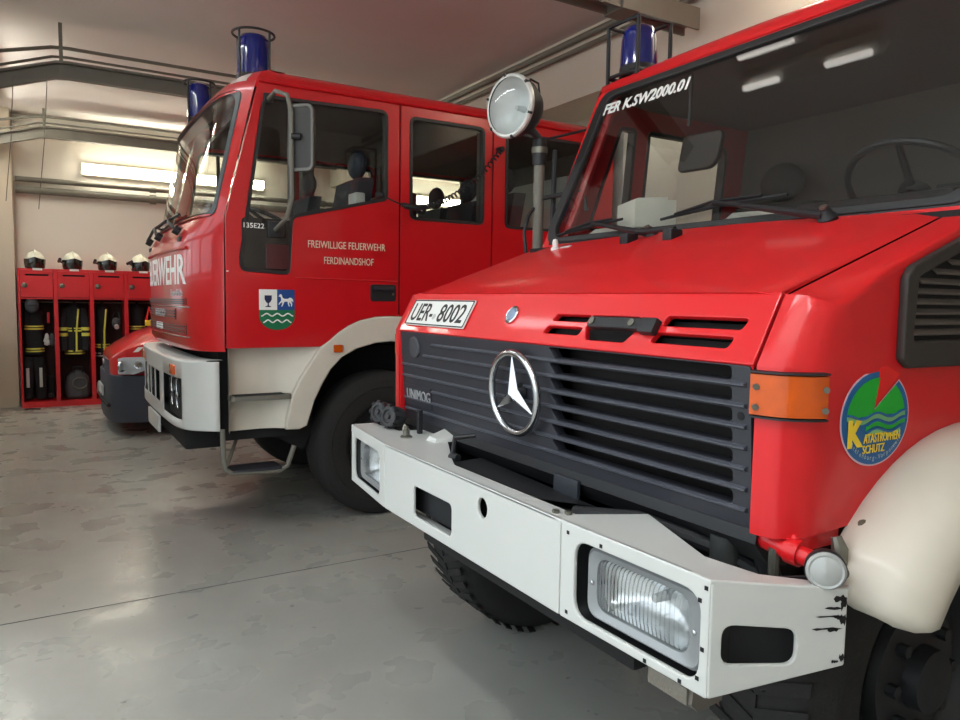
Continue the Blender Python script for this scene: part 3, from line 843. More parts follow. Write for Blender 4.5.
# roof
rows = []
for x in (1.30, 1.38, 2.0, 3.0, 3.95, 4.0):
    dz = -.02 if x == 4.0 else 0
    rows.append([(x, YN + .0, 2.795), (x, YN + .004, 2.83), (x, YN + .03, 2.868 + dz), (x, YN + .10, 2.898 + dz), (x, YN + .3, 2.912 + dz), (x, YC, 2.92 + dz), (x, YF - .3, 2.912 + dz), (x, YF - .10, 2.898 + dz), (x, YF - .03, 2.868 + dz), (x, YF - .004, 2.83), (x, YF, 2.795)])
MB().grid(rows).build('roof', RED, T1, 50)
b = MB()      # fillet between front dome and side, where the roof curls in
for s in (-1, 1):
    yy = YC + s * HW
    b.add([(1.155, yy, 2.76), (1.31, yy, 2.80), (1.31, yy - s * .03, 2.868), (1.21, YC + s * 1.02, 2.87), (1.175, YC + s * 1.045, 2.82)], [(0, 1, 2, 3, 4)])
    b.add([(1.31, yy - s * .03, 2.868), (1.31, yy - s * .12, 2.905), (1.27, YC + s * .97, 2.90), (1.21, YC + s * 1.02, 2.87)], [(0, 1, 2, 3)])
b.build('roof_corner', RED, T1, 60)
culled_grid(lin(4.60, 4.74, 5), lin(2.805, 2.86, 4), lambda y, z: frontP(y, z, .004), []).build('roof_sticker', mat('pale_sticker', srgb(205, 190, 185), .6), T1)
beacon(T1, 1.255, 4.95, 2.88, .32, .132, .118)
beacon(T1, 1.165, 6.30, 2.87, .33, .118, .105)
# inside of the cab
bxo('cab_floor', 1.0, 4.0, YN + .05, YF - .05, 1.20, 1.26, DARK, T1)
bxo('headliner', 1.25, 3.98, YN + .06, YF - .06, 2.755, 2.79, CABIN, T1)
bxo('rear_bulkhead', 3.94, 3.99, YN + .05, YF - .05, 1.26, 2.75, CABIN, T1)
b = MB()
b.loft([[(x, YN + .06, z) for x, z in ((.98, 1.3), (.99, 1.90), (1.12, 1.95), (1.30, 1.86), (1.34, 1.55), (1.25, 1.3))], [(x - .1, YC, z) for x, z in ((.98, 1.3), (.99, 1.90), (1.12, 1.95), (1.30, 1.86), (1.34, 1.55), (1.25, 1.3))], [(x, YF - .06, z) for x, z in ((.98, 1.3), (.99, 1.90), (1.12, 1.95), (1.30, 1.86), (1.34, 1.55), (1.25, 1.3))]])
b.build('dashboard', CABIN, T1)
for sx, sy in ((1.70, 5.05), (1.70, 6.15), (2.95, 5.0), (2.95, 5.6), (2.95, 6.2)):
    seat(T1, sx, sy, 1.62, SEAT)
steering(T1, (1.42, 5.08, 2.0), (.45, 0, .9), .22, BLACK)
for py in (4.66, 6.54):
    bxo('door_pillar', 2.06, 2.17, py - .05, py + .05, 1.26, 2.76, CABIN, T1, .01)
    bxo('door_pillar', 2.81, 2.92, py - .05, py + .05, 1.26, 2.76, CABIN, T1, .01)
bxo('document_bundle', 1.86, 1.93, 4.70, 4.84, 2.02, 2.22, PAPER, T1, .01)
bxo('breathing_rack', 2.42, 2.62, 5.3, 6.3, 1.7, 2.35, mat('rack_maroon', srgb(92, 34, 34), .6), T1, .02)
bxo('pale_view_panel', 3.84, 3.935, 4.95, 6.55, 1.28, 2.56, ALU, T1, .01)  # added pale panel, gives the bright lower half of the third window
# mirror on its bowed arm
b = MB(); b.tube([(1.235, 4.53, 2.70), (1.235, 4.38, 2.71), (1.268, 4.26, 2.665), (1.285, 4.24, 2.57), (1.285, 4.24, 2.08), (1.272, 4.30, 1.97), (1.27, 4.53, 1.92)], .013, 10)
mi = b.build('wing_mirror', PAINTSTEEL, T1)
b = MB()
wv = V((.050, -.052, 0)); hv = V((0, 0, .185)); nv = V((-.75, -.62, 0)).normalized()
Fm = frame_of(V((1.333, 4.215, 2.425)), wv, hv)
wl = wv.length
panel('mirror_housing', rrect(-wl, wl, -.185, .185, .04), [], .05, Fm @ Matrix.Translation((0, 0, .0)), mat('mirror_back_grey', srgb(62, 62, 60), .5), mi, .012)
panel('mirror_rim', rrect(-wl - .006, wl + .006, -.191, .191, .045), [rrect(-wl + .009, wl - .009, -.172, .172, .03)], .02, Fm @ Matrix.Translation((0, 0, .006)), mat('mirror_rim_grey', srgb(112, 112, 108), .4), mi, .004)
panel('mirror_glass', rrect(-wl + .01, wl - .01, -.175, .175, .03), [], .004, Fm @ Matrix.Translation((0, 0, -.051)), MIRROR, mi)
MB().cyl((1.285, 4.235, 2.43), (1.33, 4.21, 2.43), .02, None, 12).build('mirror_clamp', BLACK, mi)
bxo('mirror_foot', 1.225, 1.33, YN - .02, YN + .0, 1.87, 1.97, BLACK, T1, .008)
bxo('mirror_foot', 1.205, 1.265, YN - .02, YN + .0, 2.675, 2.735, BLACK, T1, .008)
# writing and crest on the door
text('door_lettering', 'FREIWILLIGE FEUERWEHR', side_frame(YN - .002), 1.48, 2.01, 1.822, 1.868, TXT_CREAM, T1, .002)
text('door_lettering', 'FERDINANDSHOF', side_frame(YN - .002), 1.585, 1.925, 1.722, 1.768, TXT_CREAM, T1, .002)
CR = bpy.data.objects.new('door_crest', None); COL.objects.link(CR); CR.parent = T1
u0, u1, v0, v1 = 1.17, 1.392, 1.30, 1.552
um, vm = (u0 + u1) / 2, 1.425
lower = [(u0, vm), (u1, vm)] + [(um + (u1 - um) * math.cos(a), 1.39 + (.09) * -math.sin(a)) for a in [PI * k / 16 for k in range(17)]]
lower = [(u0, vm), (u1, vm), (u1, 1.385)] + [(um + (u1 - um) * math.cos(a), 1.385 - .085 * math.sin(a)) for a in [PI * k / 16 for k in range(1, 16)]] + [(u0, 1.385)]
panel('green_field', lower, [], .002, side_frame(YN - .003), C_GREEN, CR)
panel('white_field', [(u0, vm), (um, vm), (um, v1), (u0, v1)], [], .002, side_frame(YN - .003), TXT_W, CR)
panel('blue_field', [(um, vm), (u1, vm), (u1, v1), (um, v1)], [], .002, side_frame(YN - .003), C_BLUE, CR)
for vz, w in ((1.395, .10), (1.355, .088)):
    MB().tube([(um + t * w, YN - .0045, vz + .008 * math.cos(t * 9.5)) for t in lin(-1, 1, 40)], .0045, 5).build('white_wave', TXT_W, CR)
g = (u0 + um) / 2
panel('goblet', [(g - .022, 1.515), (g + .022, 1.515), (g + .022, 1.49), (g + .012, 1.472), (g + .004, 1.468), (g + .004, 1.452), (g + .018, 1.446), (g + .018, 1.443), (g - .018, 1.443), (g - .018, 1.446), (g - .004, 1.452), (g - .004, 1.468), (g - .012, 1.472), (g - .022, 1.49)], [], .002, side_frame(YN - .0045), C_NAVY, CR)
hx, hz = (um + u1) / 2, 1.487
HORSE = [(-.047, .022), (-.040, .034), (-.032, .038), (-.026, .030), (-.022, .016), (-.010, .008), (.012, .008), (.024, .016), (.034, .014), (.044, .004), (.046, -.012), (.041, -.012), (.038, .0), (.034, -.010), (.040, -.026), (.036, -.040), (.031, -.040), (.032, -.026), (.022, -.012), (.018, -.024), (.024, -.038), (.018, -.040), (.011, -.024), (.010, -.010), (-.010, -.010), (-.016, -.024), (-.024, -.040), (-.030, -.040), (-.024, -.024), (-.024, -.012), (-.036, -.020), (-.044, -.030), (-.048, -.027), (-.038, -.012), (-.030, -.002), (-.032, .016), (-.038, .020)]
panel('white_horse', [(hx + x, hz + z) for x, z in HORSE], [], .002, side_frame(YN - .0045), TXT_W, CR)
# lower front: bumper
def bumpP(y, z, off=0.0):
    sa = abs((y - YC) / (HW + .02))
    x = .705 + (.97 - .705) * (.10 * sa ** 2 + .90 * sa ** 11)
    return V((x - off, YC + (y - YC) * (HW + .02) / HW, z))
BH = [(4.74, 5.24, .745, 1.0), (5.38, 5.58, .78, .99), (5.61, 5.81, .78, .99), (5.84, 5.98, .78, .99), (6.02, 6.44, .775, 1.0)]
ysb = merge(lin(YN, 4.74, 12), lin(4.74, 6.44, 20), lin(6.44, YF, 12), [h[0] for h in BH], [h[1] for h in BH])
zsb = merge([.69, .70, 1.10, 1.112, .745, .775, .78, .99, 1.0, .88])
b = culled_grid(ysb, zsb, bumpP, BH)
bp = b.build('bumper', WHITE, T1, 40)
md = bp.modifiers.new('sheet', 'SOLIDIFY'); md.thickness = .006; md.offset = 0
ysl = lin(4.59, 6.61, 40)
mb = MB(); mb.grid([[bumpP(y, 1.112) for y in ysl], [bumpP(y, 1.118, -.012) for y in ysl], [bumpP(y, 1.118, -min(.16, max(.014, .955 - bumpP(y, 1).x))) for y in ysl]])
mb.build('bumper_ledge', WHITE, bp, 60)
bxo('bumper_core', .84, .95, 4.68, 6.52, .72, 1.08, DARK, T1)
for hy in (4.99, 6.21):
    hl = bxo('headlamp', .745, .84, hy - .25, hy + .25, .74, 1.0, DARK, T1)
    for zz, rr in ((.93, .055), (.835, .04)):
        for yy in (-.11, .09):
            MB().lathe((.80, hy + yy, zz), (-1, 0, 0), [(.01, 0), (rr * .7, .02), (rr, .06)], 20).build('reflector', REFLECTOR, hl)
            MB().lathe((.735, hy + yy, zz), (-1, 0, 0), [(rr, 0), (rr * .8, .008), (0, .012)], 20).build('lamp_glass', LENS, hl)
    q = frontP
    p = bumpP(hy - .08 if hy < 5.6 else hy + .08, 1.045)
    bxo('turn_signal', p.x - .012, p.x + .01, p.y - .07, p.y + .07, 1.015, 1.075, AMBER, T1, .004)
b = MB(); b.box(.685, .70, 5.34, 5.86, .575, .685)
np = b.build('number_plate', WHITE, T1)
bxo('lower_valance', .76, 1.0, 4.75, 6.45, .55, .70, DARK, T1, .02)
bxo('tow_hook', .80, .86, 4.86, 4.90, .56, .64, STEEL, T1, .008)
# step well, wheel arch, step
W_IN = [(1.42, .66), (1.47, .68), (1.52, .84), (1.57, .94), (1.63, 1.04), (1.71, 1.12), (1.81, 1.17), (1.94, 1.205), (2.06, 1.215), (2.2, 1.20), (2.33, 1.13), (2.43, 1.0), (2.50, .8)]
W_OUT = [(2.62, .8), (2.56, 1.05), (2.52, 1.185), (2.44, 1.26), (2.36, 1.33), (2.25, 1.378), (2.12, 1.386)] + list(reversed(ARCH)) + [(1.50, 1.10), (1.42, .98), (1.37, .88), (1.33, .70), (1.335, .665)]
fe = panel('wheel_arch', W_IN + W_OUT, [], .05, side_frame(YN - .004), FENDER, T1, .012)
b = MB()   # arch lip returning inwards
b.grid([[(x, YN - .004, z) for x, z in W_IN], [(x + .01, YN + .30, z - .01) for x, z in W_IN]])
b.build('arch_liner', DARK, fe)
b = MB()   # recessed step well: back plate blending out into the arch
b.grid([[(.985, YN - .004, z), (1.0, YN + .10, z), (1.20, YN + .12, z), (1.28 + max(0, (z - .7)) * .15, YN + .10, z), (1.40 + max(0, z - .88) * .60, YN + .016, z)] for z in (.665, .75, .88, 1.0, 1.10, 1.188)])
b.build('step_well', FENDER, T1, 60)
b = MB(); b.loft([rrect3(.995, 1.37, YN - .012, YN + .13, z, .03) for z in (.862, .868, .886, .892)])
st = b.build('entry_step', PAINTSTEEL, T1)
for k in range(3):
    bxo('grip_strip', 1.02, 1.33, YN + .01 + k * .035, YN + .022 + k * .035, .892, .896, BLACK, st)
b = MB(); b.tube([(.94, YN - .01, .70), (.94, YN - .03, .52), (.95, YN - .035, .455), (.985, YN - .035, .43), (1.28, YN - .035, .415), (1.33, YN - .03, .44), (1.38, YN - .01, .56)], .016, 10)
sf = b.build('hanging_step', PAINTSTEEL, T1)
bxo('tread_plate', .99, 1.29, YN - .05, YN + .13, .425, .445, GRILLE, sf, .004)
MB().tube([(.99, YN + .12, .435), (1.10, YN + .30, .60)], .012, 8).build('step_brace', PAINTSTEEL, sf)
i_ = bxo('side_marker', 1.645, 1.705, YN - .022, YN - .003, 1.15, 1.20, AMBER, T1, .006)
# chassis, wheels, rear body
bxo('chassis', 1.0, 7.6, YN + .45, YF - .45, .58, 1.16, DARK, T1)
bxo('front_crossmember', .95, 1.45, YN + .14, YF - .14, .60, 1.17, DARK, T1)
b = MB(); b.loft([[(x, y, z) for x, z in ((1.02, 1.0), (1.02, .62), (1.30, .60), (1.50, .48), (1.58, .62), (1.52, 1.1))] for y in (YN + .20, YF - .20)])
b.build('axle_shield', DARK, T1)
wheel(T1, 2.05, YN + .05, .50, .50, .29, -1, 0, BLACK)
wheel(T1, 2.05, YF - .05, .50, .50, .29, 1, 0, BLACK)
wheel(T1, 6.0, YN + .05, .50, .50, .29, -1)
wheel(T1, 6.0, YF - .05, .50, .50, .29, 1)
MB().cyl((2.03, YN + .3, .5), (2.03, YF - .3, .5), .09, None, 14).build('axle', DARK, T1)
MB().cyl((6.0, YN + .3, .5), (6.0, YF - .3, .5), .09, None, 14).build('axle', DARK, T1)
bxo('equipment_body', 4.10, 7.7, YN + .0, YF, 1.15, 2.88, ALU, T1, .02)
for sx in (4.12, 5.30, 6.50):
    sh = bxo('roller_shutter', sx + .02, sx + 1.10, YN - .012, YN - .001, 1.25, 2.80, mat('shutter_aluminium', srgb(205, 206, 202), .45, metal=.25), T1, .004)
bxo('shutter_post', 4.475 + .78, 4.49 + .80, YN - .02, YN - .001, 1.2, 2.84, STEEL, T1)
bxo('rear_mudguard', 5.4, 6.6, YN + .02, YN + .35, 1.02, 1.15, DARK, T1)

# coiled charging lead hanging along the cab side
pts = []
ctrl = [V((1.965, 4.50, 2.185)), V((2.03, 4.47, 2.15)), V((2.13, 4.45, 2.118)), V((2.26, 4.45, 2.125)), V((2.45, 4.46, 2.20)), V((2.69, 4.47, 2.37)), V((2.90, 4.50, 2.59))]
def cat(P, t):
    n = len(P) - 1; i = min(int(t * n), n - 1); u = t * n - i
    p0, p1, p2, p3 = P[max(i - 1, 0)], P[i], P[i + 1], P[min(i + 2, n)]
    return .5 * ((2 * p1) + (p2 - p0) * u + (2 * p0 - 5 * p1 + 4 * p2 - p3) * u * u + (3 * p1 - p0 - 3 * p2 + p3) * u ** 3)
N = 520
for k in range(N + 1):
    t = k / N; p = cat(ctrl, t); d = (cat(ctrl, min(t + .01, 1)) - cat(ctrl, max(t - .01, 0))).normalized()
    a = d.cross(V((0, 1, 0))).normalized(); c = d.cross(a)
    R = .016 * min(1, max(0, (t - .24) / .05)); th = t * 2 * PI * 52
    pts.append(p + (a * math.cos(th) + c * math.sin(th)) * R)
root = thing('coiled_cable', 'black coiled charging lead sagging across the side windows of the double-cab truck', 'cable')
MB().tube(pts, .0055, 6).build('coil', BLACK, root)
MB().cyl((1.93, 4.52, 2.19), (1.97, 4.49, 2.185), .016, None, 10).build('plug', BLACK, root)
MB().cyl((2.89, 4.54, 2.59), (2.90, 4.49, 2.59), .02, None, 10).build('plug', BLACK, root)
root = thing('round_tag', 'small round black tag with a white mark low in the rear door window', 'tag')
MB().cyl((2.265, 4.53, 2.115), (2.265, 4.515, 2.115), .035, None, 20).build('tag_disc', BLACK, root)
bxo('white_mark', 2.259, 2.271, 4.510, 4.516, 2.105, 2.125, TXT_W, root)

# ================================================================== red minibus between the truck and the lockers
K = thing('red_car', 'red car with dark grey bumper peeking out behind the white truck bumper', 'car', (2.5, 9.25, 0))
KC = 9.25
def carP(x, y_half, z, t):
    return (x, KC + y_half * t, z)
secs = [(.66, .50, .2, .80, .84), (.69, .62, .2, .84, .88), (.78, .69, .2, .88, .95), (.98, .78, .2, .92, 1.06), (1.25, .87, .2, .95, 1.16), (1.55, .88, .2, .98, 1.24), (2.1, .885, .16, 1.0, 1.78), (2.4, .885, .16, 1.02, 1.86), (4.4, .88, .16, 1.02, 1.88), (4.9, .84, .2, 1.0, 1.78), (5.0, .80, .3, .98, 1.2)]
rows = []
for x, hw, z0, zb, zt in secs:
    tw = hw * (.97 if zt < 1.3 else .80)
    r = [(-hw * .92, z0), (-hw, z0 + .12), (-hw, zb - .10), (-hw * .985, zb), (-tw, zb + (zt - zb) * .55), (-tw * .9, zt - .02), (-tw * .5, zt + .012), (0, zt + .02)]
    full = r + [(-a, z) for a, z in reversed(r[:-1])]
    rows.append([(x, KC + a, z) for a, z in full])
b = MB(); b.loft(rows); b.build('car_body', RED, K, 40)
# bumper, grille, lamps
b = MB()
b.loft([[(x - .03, KC + (.57 + .0) * 0 + y, z) for x, y in ((.80, -.80), (.70, -.70), (.655, -.5), (.64, 0), (.655, .5), (.70, .70), (.80, .80), (1.15, .88), (1.15, -.88))] for z in (.16, .22, .45, .60, .655)])
bm_ = b.build('bumper', CARGREY, K, 40)
MB().tube([(.625, KC - .62, .33), (.605, KC, .33), (.625, KC + .62, .33)], .02, 8).build('lower_slot', DARK, bm_)
bxo('number_plate', .585, .605, KC - .26, KC + .26, .40, .51, WHITE, bm_)
b = MB(); b.loft([[(x, KC + y, z) for x, y in ((.70, -.42), (.645, -.30), (.63, 0), (.645, .30), (.70, .42), (.9, .42), (.9, -.42))] for z in (.66, .72, .80)])
b.build('front_grille', CARGREY, K, 40)
MB().lathe((.63, KC, .735), (-1, 0, 0), [(.05, 0), (.05, .012), (0, .018)], 20).build('round_badge', CHROME, K)
for s in (-1, 1):
    b = MB()
    b.loft([[(x, KC + s * y, z) for x, y, z in P] for P in (((.66, .44, .67), (.73, .68, .665), (.85, .84, .675), (1.02, .885, .74), (.95, .87, .86), (.76, .76, .85), (.665, .46, .80)), ((.80, .44, .67), (.85, .62, .665), (.97, .76, .675), (1.08, .80, .74), (1.03, .79, .86), (.88, .68, .85), (.80, .46, .80)))])
    hl = b.build('headlamp', mat('car_lamp_glass', srgb(196, 202, 206), .15, coat=1.0, noise=.2, nscale=18), K, 60)
    MB().lathe((.755, KC + s * .765, .755), (-.8, s * .6 * -1 if s < 0 else .6, 0), [(.06, 0), (.06, .02), (.035, .012), (0, .01)], 18).build('lamp_bowl', CHROME, hl)
    MB().lathe((.90, KC + s * .86, .775), (-.5, s * .85, 0), [(.04, 0), (.04, .018), (.02, .01), (0, .008)], 18).build('lamp_bowl', CHROME, hl)
# white flashes on the bonnet side
b = MB()
for k in range(4):
    x = .86 + k * .09
    hwc = lambda q: interp(q, [(.78, .69), (.98, .78), (1.25, .87)])[0] * .985 - .006
    P = [(x, hwc(x), .90 + k * .02), (x + .05, hwc(x + .05), .905 + k * .02), (x + .10, hwc(x + .10), .955 + k * .02), (x + .05, hwc(x + .05), .955 + k * .02)]
    b.add([(p[0], KC - p[1] - .012, p[2]) for p in P], [(0, 1, 2, 3)])
b.build('white_flash_sticker', TXT_W, K)
for x in (1.5, 4.1):
    wheel(K, x, KC - .89, .31, .31, .2, -1); wheel(K, x, KC + .89, .31, .31, .2, 1)
ga = panel('side_glass', rpoly([(1.95, 1.12), (4.6, 1.12), (4.5, 1.62), (2.2, 1.62)], .06), [], .01, frame_of((0, KC - .875, 1.0), (1, 0, 0), (0, .17, .8)) @ Matrix.Translation((0, -1.0, .0)), mat('car_window', srgb(30, 32, 34), .08, coat=.6), K)
b = MB(); b.add([(1.50, KC - .72, 1.22), (1.50, KC + .72, 1.22), (2.05, KC + .62, 1.72), (2.05, KC - .62, 1.72)], [(0, 1, 2, 3)])
b.build('windscreen', mat('car_screen', srgb(30, 32, 34), .08, coat=.6), K)

# ================================================================== off-road fire truck (right, nearest)
UC = 1.99
U = thing('fire_truck', 'red bonneted off-road fire truck with charcoal grille, round star emblem and white steel bumper', 'fire truck', (3.0, UC, 0))
HY0, HY1 = 1.065, 2.925           # bonnet edges
NX0, NZ0, NX1, NZ1 = 1.36, 1.366, 1.452, 1.532
nosev = V((NX1 - NX0, 0, NZ1 - NZ0)); nl = nosev.length
NF = frame_of((NX0, 0, NZ0), (0, -1, 0), nosev)
S_ = lambda z: (z - NZ0) / (NZ1 - NZ0) * nl
vents = []
for (a, b_, z0, z1) in ((1.865, 1.695, 1.442, 1.462), (1.885, 1.71, 1.402, 1.424), (1.392, 1.135, 1.442, 1.468), (1.408, 1.155, 1.398, 1.424)):
    sh = .012
    vents.append(rpoly([(-a, S_(z0)), (-b_, S_(z0)), (-b_ + sh, S_(z1)), (-a + sh, S_(z1))], .012))
hatch = rpoly([(-1.665, S_(1.392)), (-1.505, S_(1.392)), (-1.475, S_(1.425)), (-1.475, S_(1.462)), (-1.685, S_(1.462)), (-1.685, S_(1.425))], .015)
nose = panel('bonnet_nose', rpoly([(-HY1, 0), (-HY0, 0), (-HY0, nl), (-HY1, nl)], .004), vents + [hatch], .02, NF, RED_U, U, .004)
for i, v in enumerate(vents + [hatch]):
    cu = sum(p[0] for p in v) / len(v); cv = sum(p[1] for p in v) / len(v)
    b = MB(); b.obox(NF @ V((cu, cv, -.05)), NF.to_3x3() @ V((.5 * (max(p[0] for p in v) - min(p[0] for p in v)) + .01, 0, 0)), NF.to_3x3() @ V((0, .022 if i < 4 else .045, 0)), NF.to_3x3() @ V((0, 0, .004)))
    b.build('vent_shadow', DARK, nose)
# bonnet top with a gentle crown
def hoodP(y, t):
    x = NX1 + t * (2.13 - NX1); z = NZ1 + t * (1.765 - NZ1)
    s = (y - UC) / ((HY1 - HY0) / 2)
    crown = .020 * (1 - s * s) * min(1, t * 3) - .012 * max(0, abs(s) - .93) / .07
    if t < .06: x -= .006 * (1 - t / .06); z -= .004 * (1 - t / .06)
    return V((x, y, z + crown))
b = MB(); b.grid([[hoodP(y, t) for t in (0, .015, .03, .06, .15, .3, .5, .75, .97, 1.0)] for y in merge(lin(HY0, HY0 + .08, 4), lin(HY0 + .08, HY1 - .08, 26), lin(HY1 - .08, HY1, 4))])
b.build('bonnet_top', RED_U, U, 60)
b = MB(); b.grid([[V((NX0 + .02, y, 1.30)), V((NX0 + .006, y, NZ0)), V((NX1, y, NZ1 - .006)), V((2.13, y, 1.752)), V((2.13, y, 1.25))] for y in (HY0 + .004, HY0 + .02)])
b.grid([[V((NX0 + .02, y, 1.30)), V((NX0 + .006, y, NZ0)), V((NX1, y, NZ1 - .006)), V((2.13, y, 1.752)), V((2.13, y, 1.25))] for y in (HY1 - .004, HY1 - .02)])
b.build('bonnet_edge', RED_U, U)
# catch handle across the nose, badge, plate
b = MB()
F2 = NF @ Matrix.Translation((.022, S_(1.436), .022))
hdl = panel('bonnet_catch', rrect(-1.685, -1.455, -.018, .018, .012), [], .028, F2, BLACK, U, .006)
b = MB(); b.obox(F2 @ V((-1.44, -.004, -.01)), NF.to_3x3() @ V((.028, 0, 0)), NF.to_3x3() @ V((0, .022, 0)), NF.to_3x3() @ V((0, 0, .012)))
b.build('catch_end', BLACK, hdl, bevel=.004)
for u in (-1.665, -1.50):
    p = F2 @ V((u, 0, 0)); n = NF.to_3x3() @ V((0, 0, 1))
    MB().cyl(p, p + n * .004, .011, None, 14).build('screw_head', STEEL, hdl)
p = NF @ V((-2.10, S_(1.452), 0)); n = NF.to_3x3() @ V((0, 0, 1))
bd = MB().lathe(p, n, [(.034, 0), (.034, .006), (.029, .009), (.026, .006), (0, .008)], 28).build('round_badge', CHROME, U)
MB().lathe(p + n * .0066, n, [(.024, 0), (.022, .002), (0, .003)], 24).build('badge_centre', mat('badge_blue_grey', srgb(120, 140, 165), .3, metal=.3), bd)
pl = panel('number_plate', rrect(-2.885, -2.375, S_(1.390), S_(1.498), .008), [], .006, NF @ Matrix.Translation((0, 0, .009)), mat('plate_white', srgb(232, 232, 228), .4), U, .002)
panel('plate_border', rrect(-2.882, -2.378, S_(1.3925), S_(1.4955), .008), [rrect(-2.876, -2.384, S_(1.397), S_(1.491), .006)], .001, NF @ Matrix.Translation((0, 0, .0105)), TXT_K, pl)
text('plate_characters', 'UER-', NF @ Matrix.Translation((0, 0, .009)), -2.855, -2.665, S_(1.408), S_(1.480), TXT_K, pl, .001, bold=.01)
text('plate_characters', '8002', NF @ Matrix.Translation((0, 0, .009)), -2.615, -2.41, S_(1.408), S_(1.480), TXT_K, pl, .001, bold=.01)
p = NF @ V((-2.645, S_(1.428), .0095)); MB().lathe(p, n, [(.013, 0), (.013, .001), (0, .0012)], 16).build('plate_seal', SILV, pl)
# grille
gv = V((.032, 0, -.42)); GF = frame_of((1.362, 0, 1.362), (0, -1, 0), -gv)
G = lambda z: (z - 1.362) / .42 * gv.length
RZ = [1.318 - .0488 * k for k in range(7)]
gh = []
for k in range(7):
    z0, z1 = RZ[k] + .008, RZ[k] + .041
    gh.append(rpoly([(-1.80, G(z0)), (-1.125, G(z0)), (-1.125, G(z1)), (-1.83, G(z1))], [.005, .013, .013, .005]))
gr = panel('grille', rrect(-2.915, -1.072, G(.955), 0.0, .012), gh, .035, GF, GRILLE, U, .0015)
RIBM = mat('rib_highlight_plastic', srgb(78, 80, 88), .3)  # lighter than the grille plastic, highlights of the ribs put into the colour
b = MB()
b.obox(GF @ V((-1.47, G(1.17), -.10)), V((0, .37, 0)), GF.to_3x3() @ V((0, .19, 0)), GF.to_3x3() @ V((0, 0, .004)))
b.build('radiator_core', mat('radiator_dark', srgb(20, 15, 16), .8), gr)
for k in range(7):
    b = MB()
    u1 = -1.085
    for u0, u1 in (((-2.905, -1.085),) if k not in (3, 4) else ((-2.64 if k == 4 else -2.905, -1.085),)):
        if k == 1: u0 = -2.70
        if k == 0: u0 = -2.62
        b.add([GF @ V((u, G(z), n)) for u in (u0, u1) for z, n in ((RZ[k] - .006, 0), (RZ[k] - .001, .009), (RZ[k] + .003, .009), (RZ[k] + .007, 0))], [(0, 1, 5, 4), (1, 2, 6, 5), (2, 3, 7, 6), (0, 1, 2, 3), (4, 5, 6, 7)])
    b.build('grille_rib', RIBM, gr)
MB().lathe(GF @ V((-2.775, G(1.300), 0)), GF.to_3x3() @ V((0, 0, 1)), [(.046, 0), (.046, .006), (.040, .010), (0, .010)], 30).build('round_cover', mat('cover_grey', srgb(66, 67, 72), .5), gr)
nb = panel('name_panel', rrect(-2.905, -2.65, G(1.045), G(1.135), .006), [], .004, GF @ Matrix.Translation((0, 0, .004)), GRILLE, gr)
text('name_lettering', 'UNIMOG', GF @ Matrix.Translation((0, 0, .004)), -2.872, -2.655, G(1.072), G(1.117), TXT_S, gr, .003)
MB().cyl(GF @ V((-1.10, G(1.245), -.002)), GF @ V((-1.10, G(1.245), .0012)), .010, None, 16).build('screw_hole', DARK, gr)
# star emblem
em = bpy.data.objects.new('star_emblem', None); COL.objects.link(em); em.parent = U
gn = GF.to_3x3() @ V((0, 0, 1)); gu = V((0, -1, 0)); gw = GF.to_3x3() @ V((0, 1, 0))
ec = GF @ V((-UC + .005, G(1.200), .035)); R = .134
MB().tube([ec + (gu * math.cos(a) + gw * math.sin(a)) * R for a in [2 * PI * k / 56 for k in range(56)]], .0125, 12, closed=True).build('emblem_ring', CHROME, em)
b = MB()
tips = [ec + (gu * math.cos(PI / 2 + 2 * PI * k / 3) + gw * math.sin(PI / 2 + 2 * PI * k / 3)) * (R - .004) for k in range(3)]
ins = [ec + (gu * math.cos(PI / 2 + PI / 3 + 2 * PI * k / 3) + gw * math.sin(PI / 2 + PI / 3 + 2 * PI * k / 3)) * .028 for k in range(3)]
vs = tips + ins + [ec + gn * .022, ec - gn * .022]
fs = []
for k in range(3):
    for c in (6, 7):
        fs += [(k, 3 + k, c), (k, 3 + (k - 1) % 3, c)]
b.add(vs, fs); b.build('three_point_star', CHROME, em, 10)
MB().cyl(ec - gn * .03, ec, .03, .02, 16).build('emblem_mount', BLACK, em)
# lower lip under the grille
b = MB()
b.loft([[(x, y, z) for x, z in ((1.388, .985), (1.382, .955), (1.43, .90), (1.50, .885), (1.50, .985))] for y in (1.055, 2.92)])
b.build('grille_lip', BLACK, U)
bxo('radiator_shroud', 1.50, 1.95, 1.12, 2.86, .80, 1.30, DARK, U)
bxo('chassis_crossmember', 1.30, 1.50, 1.30, 2.70, .66, .82, DARK, U)

